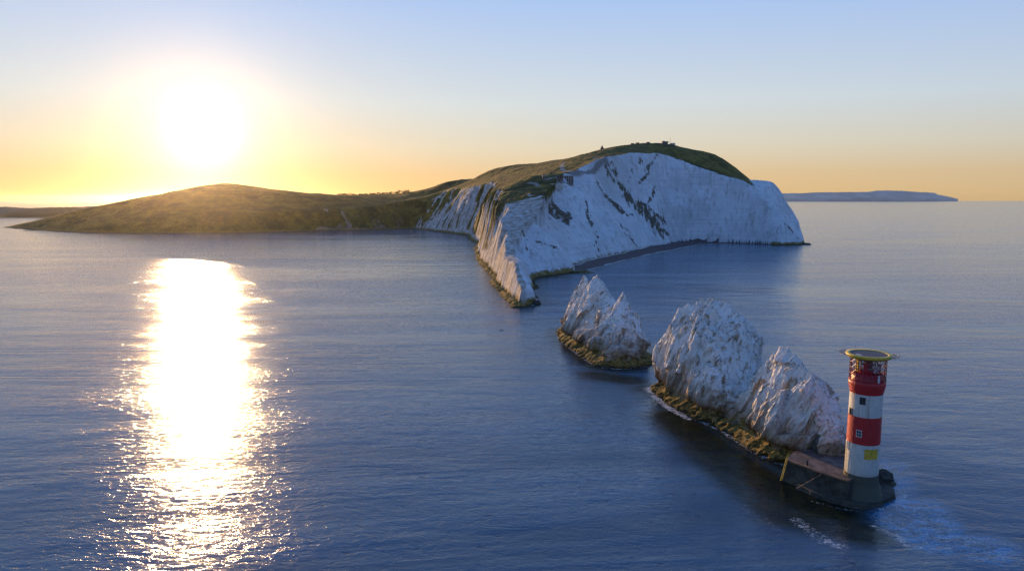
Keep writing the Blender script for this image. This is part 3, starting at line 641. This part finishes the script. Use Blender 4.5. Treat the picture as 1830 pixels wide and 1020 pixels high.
M_white = painted('white_painted_granite', (.56, .56, .50), .75); M_red = painted('red_painted_granite', (.42, .014, .016), .35)
M_dark = painted('weedy_granite', (.085, .085, .065), .8, .8)
M_redm = simple('red_metal', (.38, .02, .03), .4, .3, 1.5); M_redd = simple('dark_red_metal', (.22, .015, .03), .4, .4, 2)
M_pale = simple('pale_metal', (.55, .52, .52), .4, .3, 2); M_black = simple('dark_metal', (.03, .03, .035), .5, .3, 2)
M_yel = simple('yellow_paint', (.58, .40, .035), .45, .3, 1.2); M_deck = simple('deck_grating', (.055, .06, .075), .7, .35, .8, bump=.02)
M_conc = simple('stained_concrete', (.13, .10, .085), .85, .6, .35, bump=.12); M_concd = simple('weedy_concrete', (.05, .048, .035), .85, .6, .4, bump=.2)
M_brown = simple('brown_edge', (.26, .14, .075), .8, .45, .6, bump=.05); M_frame = simple('window_frame', (.55, .55, .53), .5, .2)
gm = NM('dark_glass'); gm.set(Base_Color=(.02, .025, .03), Roughness=.08); M_glass = gm.m
gl = NM('lantern_glass'); gl.set(Base_Color=(.75, .82, .85), Roughness=.03, IOR=1.45); gl.b.inputs['Transmission Weight'].default_value = .9; M_lens = gl.m
LX, LY = at(1542.5, 790, 138)[:2]; T0 = math.atan2(LX, LY)
zf = lambda py, r=3.6: float(at(1543, py, 138 - r * math.cos(T0))[2])
lh = empty('lighthouse', (LX, LY, 0), -T0)      # local -y faces the drone
lh.scale = (.87, .87, 1)
tag(lh, 'round granite lighthouse with red and white bands and a yellow rimmed helipad on top', 'lighthouse')
z850, z797, z745, z705, z692 = zf(850), zf(797), zf(748), zf(708), zf(690)
R = lambda z: 3.85 - .35 * sstep(0, 14, z) if z < 14 else 3.50
ztop = z705; rt = 3.55
def band(name, za, zb, mat):
    n = 8; pr = [(float(3.56 + .22 * (1 - (za + (zb - za) * i / n) / ztop) ** 1.2), za + (zb - za) * i / n) for i in range(n + 1)]
    return MB().lathe(pr, 72).build(name, mat, lh, True)
MB().lathe([(5.1, -2), (5.0, .9), (4.75, 1.0), (4.7, 1.9), (4.45, 2.0), (4.4, 3.0), (4.15, 3.1), (3.85, 4.3), (3.8, z850 - .3)], 72).build('plinth', M_dark, lh, True)
band('tower_band', z850 - .3, z797, M_white)['label'] = 'lower white band stained green at the foot'
band('tower_band', z797, z745, M_red)['label'] = 'red band around the middle of the tower'
band('tower_band', z745, z705, M_white)['label'] = 'upper white band of the tower'
MB().lathe([(3.56, z705), (3.62, z705 + .2), (3.95, z692 - .5), (4.0, z692), (4.0, z692 + .5), (3.3, z692 + .5), (0.01, z692 + .5)], 72).build('gallery', M_red, lh, True)
zg = z692 + .5; zh = float(at(1545, 632, 138)[2])           # gallery floor and helipad deck
dz = zh - zg
# weed ring at the foot of the lower white band
def on_tower(px, py, r, w, h):
    z = zf(py); x = (px - 1542.5) * 142 / F; a = math.asin(max(-.99, min(.99, x / r))); return a, z
def window(px, py, w, h, mull, label=None):
    r = 3.66; a, z = on_tower(px, py, r, w, h)
    wd = empty('window', (0, 0, 0)) if False else None
    f = MB(); f.box((0, 0, h / 2 + .06), (w + .24, .16, .12)); f.box((0, 0, -h / 2 - .06), (w + .30, .22, .12)); f.box((-w / 2 - .06, 0, 0), (.12, .16, h)); f.box((w / 2 + .06, 0, 0), (.12, .16, h))
    if mull: f.box((0, 0, 0), (.07, .10, h)); f.box((0, -.01, 0), (w, .08, .06))
    o = f.build('window', M_frame if mull else M_black, lh); o.location = (r * math.sin(a), -r * math.cos(a), z); o.rotation_euler = (0, 0, a)
    g = MB().box((0, .035, 0), (w, .03, h)).build('pane', M_glass, o)
    if label: o['label'] = label
    return o
window(1534, 718, .34, 1.2, False); window(1539.5, 718, .34, 1.2, False); window(1516.5, 742, .75, 1.2, False)
window(1534, 777, .95, 1.2, True, 'white framed window in the red band'); window(1514.5, 804, .7, 1.5, True)
# yellow sign with dark rows
a, z = on_tower(1559.5, 812, 3.75, 0, 0); ys = (zf(803) - zf(821)); aw = math.radians(25)
sg = MB().lathe([(3.73, z - ys / 2), (3.78, z - ys / 2), (3.78, z + ys / 2), (3.73, z + ys / 2)], 14, a0=a - aw, a1=a + aw).build('notice_board', M_yel, lh)
sg['label'] = 'yellow notice board wrapped on the lower white band'
rows = MB(); rr = random.Random(4)
for k in range(4):
    zz_ = z + ys * (.33 - .21 * k); t = a - aw * .85
    while t < a + aw * .82:
        L = rr.uniform(.02, .07); rows.lathe([(3.786, zz_ - .05), (3.786, zz_ + .05)], 2, a0=t, a1=min(t + L, a + aw * .85)); t += L + .018
rows.build('lettering', simple('sign_lettering', (.30, .17, .02), .6), sg)['kind'] = 'stuff'
# ladder up the sunny side
la = math.asin(-.86); lr = 4.0
ld = MB()
for s_ in (-.22, .22): ld.bar((s_, 0, z850 - 1.2), (s_, 0, zf(806)), .035)
zz_ = z850 - 1.0
while zz_ < zf(808): ld.bar((-.22, 0, zz_), (.22, 0, zz_), .022, 5); zz_ += .33
o = ld.build('ladder', M_black, lh); o.location = (lr * math.sin(la), -lr * math.cos(la), 0); o.rotation_euler = (0, 0, la)
# lattice cage carrying the helipad
NP = 14; rc = 3.86
post = MB().bar((0, 0, 0), (0, 0, dz - .35), .075, 6).build('post', M_redd, lh)
brace_a = brace_b = None
for k in range(NP):
    a = 2 * math.pi * (k + .5) / NP; p0 = (rc * math.sin(a), -rc * math.cos(a), zg)
    if k == 0: post.location = p0
    else: share(post, p0)
ch = 2 * rc * math.sin(math.pi / NP); rb = rc * math.cos(math.pi / NP); lv = 4; hh = (dz - .45) / lv
diag = MB().bar((-ch / 2, 0, 0), (ch / 2, 0, hh), .045, 5).bar((ch / 2, .03, 0), (-ch / 2, .03, hh), .045, 5).build('brace', M_redd, lh)
first = True
for q in range(lv):
    for k in range(NP):
        a = 2 * math.pi * k / NP + 2 * math.pi / NP; loc = (rb * math.sin(a), -rb * math.cos(a), zg + .05 + q * hh)
        if first: diag.location = loc; diag.rotation_euler = (0, 0, a); first = False
        else: share(diag, loc, (0, 0, a))
for q in range(lv + 1):
    z_ = zg + .06 + q * hh; MB().lathe([(rc - .05, z_), (rc + .05, z_), (rc + .05, z_ + .09), (rc - .05, z_ + .09), (rc - .05, z_)], NP * 2).build('ring_beam', M_redm if q in (0, 1) else M_redd, lh)
# solid red parapet behind the lower part of the cage
MB().lathe([(3.45, zg), (3.45, zg + dz * .30), (3.38, zg + dz * .30), (3.38, zg)], 56).build('parapet', M_redm, lh, True)
bx = MB().box((0, 0, 0), (.38, .25, 1.5)).build('equipment_box', M_pale, lh); bx.location = (2.35, -3.15, zg + dz * .17); bx.rotation_euler = (0, 0, .6)
# lantern room
lan = MB().lathe([(2.15, zg), (2.15, zg + dz * .36), (2.2, zg + dz * .37), (2.2, zg + dz * .40), (0.01, zg + dz * .40)], 40).build('lantern_room', M_redm, lh, True)
mul = MB().bar((0, 0, 0), (0, 0, dz * .38), .05, 5).build('mullion', M_redm, lan)
pane = MB().box((0, 0, dz * .19), (.80, .02, dz * .37)).build('pane', M_lens, lan)
for k in range(16):
    a = 2 * math.pi * k / 16; p0 = (2.08 * math.sin(a), -2.08 * math.cos(a), zg + dz * .40); a2 = a + math.pi / 16; r2 = 2.08 * math.cos(math.pi / 16); p1 = (r2 * math.sin(a2), -r2 * math.cos(a2), zg + dz * .40)
    if k == 0: mul.location = p0; pane.location = p1; pane.rotation_euler = (0, 0, a2)
    else: share(mul, p0); share(pane, p1, (0, 0, a2))
MB().lathe([(.01, zg + dz * .42), (.75, zg + dz * .45), (.9, zg + dz * .58), (.75, zg + dz * .72), (.01, zg + dz * .76)], 20).build('lamp_lens', M_redm, lan, True)
MB().lathe([(2.35, zg + dz * .78), (2.3, zg + dz * .82), (1.6, zg + dz * .92), (.01, zg + dz * .955)], 40).build('lantern_roof', M_redd, lan, True)
for k, (a, w_, h_, m_) in enumerate(((-.95, .9, 2.9, M_yel), (.55, .5, 1.2, M_pale), (.85, .4, 1.9, M_pale), (1.15, .5, 1.5, M_pale), (-.15, .8, 1.8, M_redm))):  # tall yellow box at left stands in for sunlight on the lantern
    e = MB().box((0, 0, 0), (w_, .3, h_)).build('equipment_box', m_, lh); e.location = (2.75 * math.sin(a), -2.75 * math.cos(a), zg + dz * .36 + h_ / 2); e.rotation_euler = (0, 0, a)
# helipad
MB().lathe([(.01, zh - .12), (4.15, zh - .12), (4.15, zh + .02), (.01, zh + .02)], 64).build('helipad_deck', M_deck, lh)
MB().lathe([(3.8, zh - .75), (4.8, zh - .5), (5.0, zh - .1), (4.92, zh + .12), (4.1, zh + .10), (4.0, zh + .03), (4.0, zh - .2), (3.8, zh - .75)], 72).build('helipad_rim', M_yel, lh, True)
patch = MB().box((0, 0, 0), (1.4, .7, .06)).build('hatch_cover', M_pale, lh); patch.location = (-2.1, -2.3, zh + .06); patch.rotation_euler = (0, 0, -.6)
MB().lathe([(4.15, zh - .75), (4.15, zh - .46), (3.95, zh - .46), (3.95, zh - .75), (4.15, zh - .75)], 56).build('deck_beam', M_black, lh)
arm = MB().bar((0, -4.9, 0), (0, -6.35, .06), .035, 5).build('net_arm', M_black, lh); arm.location = (0, 0, zh - .12); f0 = True
for side in (-1, 1):
    for k in range(6):
        a = side * math.radians(60 + k * 12)
        if f0: arm.rotation_euler = (0, 0, a); f0 = False
        else: share(arm, (0, 0, zh - .12), (0, 0, a))
    nb = MB()
    for r_ in (5.55, 6.25):
        pts = [(r_ * math.sin(side * math.radians(56 + q * 4)), -r_ * math.cos(side * math.radians(56 + q * 4)), zh - .1 + (r_ - 4.9) * .04) for q in range(18)]
        for p_, q_ in zip(pts[:-1], pts[1:]): nb.bar(p_, q_, .03, 4)
    nb.build('safety_net', M_redd, lh)['kind'] = 'stuff'
    wa = MB().bar((side * 5.0, -.4, zh + .05), (side * 7.3, -.9, zh + .12), .022, 4).build('aerial', M_black, lh)
MB().bar((-2.9, 2.6, zh), (-2.9, 2.6, zh + .9), .05, 5).box((-2.9, 2.6, zh + .95), (.22, .22, .22)).build('deck_light', M_pale, lh)

# ---------------------------------------------------------------- concrete landing beside the tower
P5 = lambda px, py, z=5.0: tuple(sea_at(px, py, z)[:2])
top = [P5(1405, 820), P5(1430, 829), P5(1460, 840), P5(1490, 850), P5(1516, 858), (LX - 1, LY - 1), (LX + 2, LY + 3), P5(1512, 816), P5(1498, 808), P5(1460, 800), P5(1420, 806)]
lp = empty('landing_platform', (top[0][0], top[0][1], 0)); ox, oy = lp.location[:2]
loc = lambda P_: [(x - ox, y - oy) for x, y in P_]
tag(lp, 'low concrete landing with a brown edge between the pointed sea stack and the lighthouse', 'landing')
def wavy_prism(poly, z0, z1, amp, seed, flare=0.0):
    P_ = resample(poly, 120, smooth=0); c = P_.mean(0); rows = []
    for k in range(9):
        z_ = z0 + (z1 - z0) * k / 8; n_ = fbm(P_[:, 0] / 2.6, P_[:, 1] / 2.6, z_ / 2 + seed, 4) * amp * (1 if k < 8 else .3)
        d_ = (P_ - c); d_ /= np.linalg.norm(d_, axis=1)[:, None]; q = P_ + d_ * (n_ + flare * (1 - k / 8))[:, None]; rows.append(np.c_[q, np.full(120, z_)])
    V = np.concatenate(rows); mb = MB(); mb.add(V, [tuple(q) for q in grid_quads(9, 120, True)] + [tuple(range(8 * 120, 9 * 120))]); return mb
wavy_prism(loc(top), -1.5, 4.72, .32, 1.0, .8).build('retaining_wall', M_concd, lp)
MB().prism(loc(top), 4.7, 5.0).build('deck_slab', M_conc, lp)
ed = loc(top)[:5]; eb = MB()
for p_, q_ in zip(ed[:-1], ed[1:]):
    m_ = ((p_[0] + q_[0]) / 2, (p_[1] + q_[1]) / 2, 4.92); eb.box(m_, (math.hypot(q_[0] - p_[0], q_[1] - p_[1]) + .1, .55, .34), math.atan2(q_[1] - p_[1], q_[0] - p_[0]))
eb.build('kerb', M_brown, lp)  # brown lip, its sunlit tone put into the colour
apron = [P5(*q, .9) for q in ((1424, 866), (1450, 878), (1495, 893), (1540, 903), (1570, 898), (1600, 884), (1598, 874), (1578, 862), (1560, 852), (1500, 850), (1440, 850))]
wavy_prism(loc(apron), -1.5, .95, .35, 4.0, .4).build('apron', M_concd, lp)
rampm = MB(); a_, b_ = P5(1424, 872, .9), P5(1468, 847, 4.6); rampm.bar((a_[0] - ox, a_[1] - oy, .9), (b_[0] - ox, b_[1] - oy, 4.6), .09, 6); rampm.build('sloping_rail', M_brown, lp)
for k in range(4):
    p_ = P5(1478 + k * 9, 850 + k * 2.6, 4.0); MB().box((p_[0] - ox, p_[1] - oy - .25, 2.3), (.35, .5, 4.4)).build('buttress', M_concd, lp)
bp = P5(1442, 831, 5.0); bo = MB().lathe([(.26, 0), (.22, .15), (.20, .75), (.32, .82), (.32, .98), (.01, 1.02)], 14).build('bollard', M_black); bo.location = (bp[0], bp[1], 5.0)
tag(bo, 'small black mooring bollard on the edge of the concrete landing', 'bollard')
# yellow boat ladder leaning at the seaward corner
lt, lb = np.array([*P5(1407, 817, 5.6), 5.6]), np.array([*P5(1396, 858, .6), .6])
yl = MB(); side_ = np.array([.22, .12, 0])
for s_ in (-1, 1): yl.bar(lt + s_ * side_ - lb, s_ * side_, .075, 6)
for k in range(12): c_ = (lt - lb) * (k + .5) / 12; yl.bar(c_ - side_, c_ + side_, .04, 5)
for s_ in (-1, 1): yl.bar(lt + s_ * side_ - lb, lt + s_ * side_ - lb + np.array([.3, .25, .8]), .06, 5)
yo = yl.build('boat_ladder', M_yel); yo.location = tuple(lb); tag(yo, 'bright yellow steel ladder down the sea side of the concrete landing', 'ladder')
# dark doorway cut in the stack above the landing, framed by masonry
dp = at(1467, 806, 150.2); dw = empty('store_doorway', (dp[0], dp[1] - .3, 5.0), -T0)
tag(dw, 'dark arched doorway at the foot of the pointed stack behind the landing', 'doorway')
an = [math.pi * i / 10 for i in range(11)]
arch = [(-.9, 0)] + [(-.9 * math.cos(t), 1.5 + .9 * math.sin(t)) for t in an] + [(.9, 0)]
mb = MB(); n_ = len(arch); ins = arch; outs = [(-1.35, 0)] + [(-1.35 * math.cos(t), 1.5 + 1.35 * math.sin(t)) for t in an] + [(1.35, 0)]
V = [(x, y, z) for y in (-.3, .9) for x, z in ins] + [(x, y, z) for y in (-.3, .9) for x, z in outs]
Fs = []
for i in range(n_ - 1):
    Fs += [(i, i + 1, 2 * n_ + i + 1, 2 * n_ + i), (n_ + i, i + n_ + 1, i + 1, i), (3 * n_ + i, 2 * n_ + i, 2 * n_ + i + 1, 3 * n_ + i + 1)]
mb.add(V, Fs).build('arch', M_concd, dw)
MB().add([(x, .5, z) for x, z in ins], [tuple(range(n_))]).build('door', M_black, dw)
# dark rocks behind the landing
def rock(name, c, rx, ry, hgt, seed, mat, label, cat='rock', group=None, n=44, rz=0.0):
    V = []; 
    for i in range(20):
        t = i / 19; rad = math.cos(t * math.pi / 2) ** .55 if t < 1 else .0
        for j in range(n):
            a_ = 2 * math.pi * j / n; V.append((rx * rad * math.cos(a_), ry * rad * math.sin(a_), -.8 + (hgt + .8) * math.sin(t * math.pi / 2)))
    V = np.array(V); k = 1 + .35 * ridged(V[:, 0] / rx * .9 + seed, V[:, 1] / ry * .9, V[:, 2] / hgt, 4); V[:, 0] *= k; V[:, 1] *= k; V[:, 2] *= 1 + .25 * fbm(V[:, 0] / rx + seed, V[:, 1] / ry, 0, 3)
    o = MB().add(V, [tuple(q) for q in grid_quads(20, n, True)]).build(name, mat); o.location = (c[0], c[1], 0); o.rotation_euler = (0, 0, rz); return tag(o, label, cat, group)
M_rockd = simple('weedy_rock', (.055, .05, .035), .9, .6, .7, bump=.25)
rock('rock', (77.2, 149.5), 3.0, 3.6, 7.2, 3.3, M_rockd, 'dark weedy rock wedged between the pointed stack and the lighthouse')
rock('rock', (81.5, 146), 2.0, 2.4, 2.6, 6.1, M_rockd, 'low dark rock just behind the foot of the lighthouse')
# ---------------------------------------------------------------- things on the headland
def ground_at(px, py, Y=None):
    P_ = hit(px, py) if Y is None else None
    if P_ is None:
        Y = Y or 1070; q = at(px, py, Y); P_ = np.array((q[0], Y, height_at(q[0], Y)))
    return P_
M_wall = simple('grey_render', (.22, .20, .18), .9, .35, .3); M_pale2 = simple('pale_stone', (.50, .46, .40), .85, .25, .3); M_slate = simple('slate_roof', (.10, .10, .11), .7, .3, .5)
M_brick = simple('old_brick', (.20, .13, .10), .9, .35, .5); M_whiter = simple('white_roof_edge', (.66, .64, .60), .7, .15, .3)
def skyline_spot(px, y0=900, y1=1250):
    best = None
    for y in np.arange(y0, y1, 4.0):
        x = (px - 915) / F * y * CP; x = at(px, 265, y)[0]; h = height_at(x, y); e = (h - H) / y
        if best is None or e > best[0]: best = (e, np.array((x, y, h)))
    return best[1]
p = skyline_spot(1197); ma = empty('radio_mast', tuple(p)); tag(ma, 'thin radio mast standing on the headland skyline', 'mast')
MB().bar((0, 0, -1), (0, 0, 11), .28, 6).build('pole', M_pale, ma); MB().bar((-.8, 0, 8), (.8, 0, 8), .12, 5).build('crossarm', M_pale, ma); MB().bar((-.6, 0, 10), (.6, 0, 10), .1, 5).build('crossarm', M_pale, ma)
p = skyline_spot(1188); cb = empty('lookout_building', (p[0], p[1], p[2] - .4)); tag(cb, 'long low flat roofed lookout building beside the radio mast on the skyline', 'building')
MB().box((0, 0, 1.6), (9, 6, 3.2)).build('wall', M_wall, cb); rf = MB().box((0, 0, 3.35), (12.4, 7, .35)).build('roof', M_whiter, cb); MB().box((-2, 0, 4.0), (2.2, 2, 1.0)).build('chimney', M_wall, rf)
for k in range(4):
    w_ = MB().box((-3.3 + 2.2 * k, -3.04, 1.9), (1.3, .12, 1.2)).build('window', M_glass, cb)
p = skyline_spot(1202); cb2 = empty('store_hut', (p[0], p[1], p[2] - .4)); tag(cb2, 'smaller pale hut just right of the radio mast', 'hut')
MB().box((0, 0, 1.1), (7, 4, 2.2)).build('wall', M_pale2, cb2); MB().box((0, 0, 2.35), (7.6, 4.6, .28)).build('roof', M_slate, cb2)
p = skyline_spot(1076); hu = empty('stone_monument', (p[0], p[1], p[2] - .5)); tag(hu, 'small pointed stone monument on the skyline at the left of the headland top', 'monument')
MB().box((0, 0, .8), (5.5, 5, 1.6)).build('base', M_brick, hu); MB().lathe([(2.9, 1.6), (1.5, 3.8), (1.1, 4.2), (.6, 6.0), (.01, 6.6)], 8).build('spire', M_brick, hu)
for i, px_ in enumerate((1130, 1139, 1158)):
    p = skyline_spot(px_); b_ = empty('low_bunker', (p[0], p[1], p[2] - .6)); tag(b_, ['leftmost low brick bunker on the headland skyline', 'middle low brick bunker on the headland skyline', 'rightmost low brick bunker on the headland skyline'][i], 'bunker', 'low bunkers along the skyline')
    MB().box((0, 0, .8), (5, 4, 1.7)).build('wall', M_brick, b_); MB().box((0, 0, 1.75), (5.6, 4.6, .3)).build('roof', M_slate, b_)
# old battery on the brow
def building(px, py, w, d, h, label, cat='building', cols=0, floors=1, name='battery_building', roof=M_whiter, wall=M_wall):
    p = ground_at(px, py); e = empty(name, (p[0], p[1], p[2] - 1.0)); tag(e, label, cat)
    MB().box((0, d / 2, (h + 1) / 2), (w, d, h + 1)).build('wall', wall, e); MB().box((0, d / 2, h + 1.15), (w + .8, d + .8, .35)).build('roof', roof, e)
    n = max(2, int(w / 2.4)); first = None; fh = h / floors
    for q in range(floors):
        for k in range(n):
            x = -w / 2 + w * (k + .5) / n; zc = 1.3 + fh * (q + .5)
            if first is None: first = MB().box((0, 0, 0), (w / n * .45, .14, fh * .5)).build('window', M_glass, e); first.location = (x, -.03, zc)
            else: share(first, (x, -.03, zc))
    if cols:
        c0 = None
        for k in range(cols):
            x = -w / 2 + w * k / (cols - 1)
            if c0 is None: c0 = MB().box((0, 0, (h + 1) / 2), (.45, .5, h + 1)).build('pillar', M_pale2, e); c0.location = (x, -.4, 0)
            else: share(c0, (x, -.4, 0))
    return e
building(1016, 327, 11, 6, 8.0, 'two storey battery house with a white roof edge and pale pillars on the cliff brow', cols=5, floors=2)
building(973, 322, 4, 4, 4.6, 'small square hut with a pale roof at the left end of the battery', 'hut', name='watch_hut')
building(997, 323, 12, 3, 4.0, 'long grey battery range between the small hut and the pillared house', floors=1, roof=M_slate, wall=M_brick)
def terrace(px0, py0, px1, py1, h, label):
    a, b = ground_at(px0, py0), ground_at(px1, py1); c = (a + b) / 2; L = np.linalg.norm((b - a)[:2]); e = MB().box((0, 0, 0), (L, .9, h + 3)).build('terrace_wall', M_pale2)
    o = e; o.location = (c[0], c[1], min(a[2], b[2]) - 1.0 + h / 2 - .5); o.rotation_euler = (0, 0, math.atan2(b[1] - a[1], b[0] - a[0])); tag(o, label, 'wall', 'terrace walls of the old battery')
terrace(970, 327, 990, 330, .8, 'pale terrace wall below the small battery hut'); terrace(985, 326.5, 1006, 330, .8, 'uppermost pale terrace wall below the battery range')
terrace(992, 331, 1012, 335, .8, 'lowest pale terrace wall near the cliff edge')
# ---------------------------------------------------------------- trees and scrub on the skyline
M_bark = simple('bark', (.06, .045, .03), .9); lf = NM('leaves'); q = lf.obj()
lf.set(Base_Color=lf.mix(lf.rng(lf.noise(q, .8, 3), .35, .65), (.035, .045, .012), (.09, .095, .03)), Roughness=.8); M_leaf = lf.m
def tree(x, y, w, h, seed, label, group, name='tree', cat='tree'):
    r_ = np.random.RandomState(seed); z = height_at(x, y); e = empty(name, (x, y, z - 1.2)); tag(e, label, cat, group)
    tb = MB()
    for k in range(3): a_ = r_.uniform(0, 6.28); tb.bar((0, 0, 0), (math.cos(a_) * w * .2, math.sin(a_) * w * .2, h * .6), .18, 5)
    tb.build('trunk', M_bark, e)
    n = 260; cl = r_.normal(size=(9, 3)) * (w * .30, w * .25, h * .12) + (0, 0, h * .40); ci = r_.randint(0, 9, n)
    c = cl[ci] + r_.normal(size=(n, 3)) * (w * .12, w * .12, h * .13); s_ = r_.uniform(.5, 1.1, n)[:, None]
    u = r_.normal(size=(n, 3)); u /= np.linalg.norm(u, axis=1)[:, None]; v = np.cross(u, r_.normal(size=(n, 3))); v /= np.linalg.norm(v, axis=1)[:, None]
    V = np.stack([c - u * s_, c + v * s_ * .7, c + u * s_, c - v * s_ * .7], 1).reshape(-1, 3); Fq = np.arange(4 * n).reshape(-1, 4)
    np_mesh('crown', V, Fq, M_leaf, e, smooth=False)
    return e
tr = [(607, 17, 6), (619, 20, 7), (631, 18, 6.5), (643, 13, 5.5), (652, 11, 5), (660, 7, 7.5), (667, 13, 7), (677, 16, 6.5), (686, 13, 7.5), (696, 18, 8), (707, 15, 9), (717, 17, 11.5), (726, 15, 9)]
names = ['leftmost', 'second from left', 'third from left', 'fourth from left', 'fifth from left', 'slim, sixth from left', 'seventh from left', 'seventh from right reading leftwards past the dip', 'fifth from right', 'fourth from right', 'third from right', 'second from right', 'rightmost']
names[7] = 'sixth from right'
for i, (px_, w_, h_) in enumerate(tr):
    s_ = skyline_spot(px_, 1500, 2050)
    tree(s_[0], s_[1], w_, h_, 40 + i, f'{names[i]} of the trees on the low skyline between two hills', 'trees along the low skyline between the hills')
# reeds of scrub on the left hill skyline and the far shore are part of the terrain
# ---------------------------------------------------------------- rocks and marker at the water
rock('rock', sea_at(57, 412.3)[:2], 12, 5, 1.0, 2.2, M_rockd, 'flat rock ledge off the left point of the hill, the one farther out')
rock('rock', sea_at(70, 410)[:2], 10, 5, 1.4, 5.2, M_rockd, 'flat rock ledge off the left point of the hill, behind the other ledge')
rock('rock', sea_at(1034, 487)[:2], 9, 4, 2.0, 8.2, simple('olive_rock', (.16, .13, .05), .9, .5, .4, bump=.3), 'olive weedy rock at the near end of the dark beach')
rock('rock', sea_at(896, 590)[:2], 1.1, .6, .2, 1.2, M_rockd, 'tiny rock awash in open water left of the jagged stack')
rock('rock', sea_at(1437, 437)[:2], 7, 4, 2.2, 9.2, M_rockd, 'dark rock at the seaward tip of the headland')
rock('rock', sea_at(957, 543)[:2], 2.6, 2.2, 2.4, 4.4, M_rockd, 'dark weedy rock at the tip of the chalk spur')
p = sea_at(74, 403); mk = empty('marker_post', (p[0], p[1], 0)); tag(mk, 'thin marker post standing in the water near the left point', 'marker post')
MB().bar((0, 0, -2), (0, 0, 9), .28, 6).build('pole', M_black, mk); MB().box((0, 0, 9.3), (1.0, 1.0, 1.2)).build('topmark', M_black, mk)
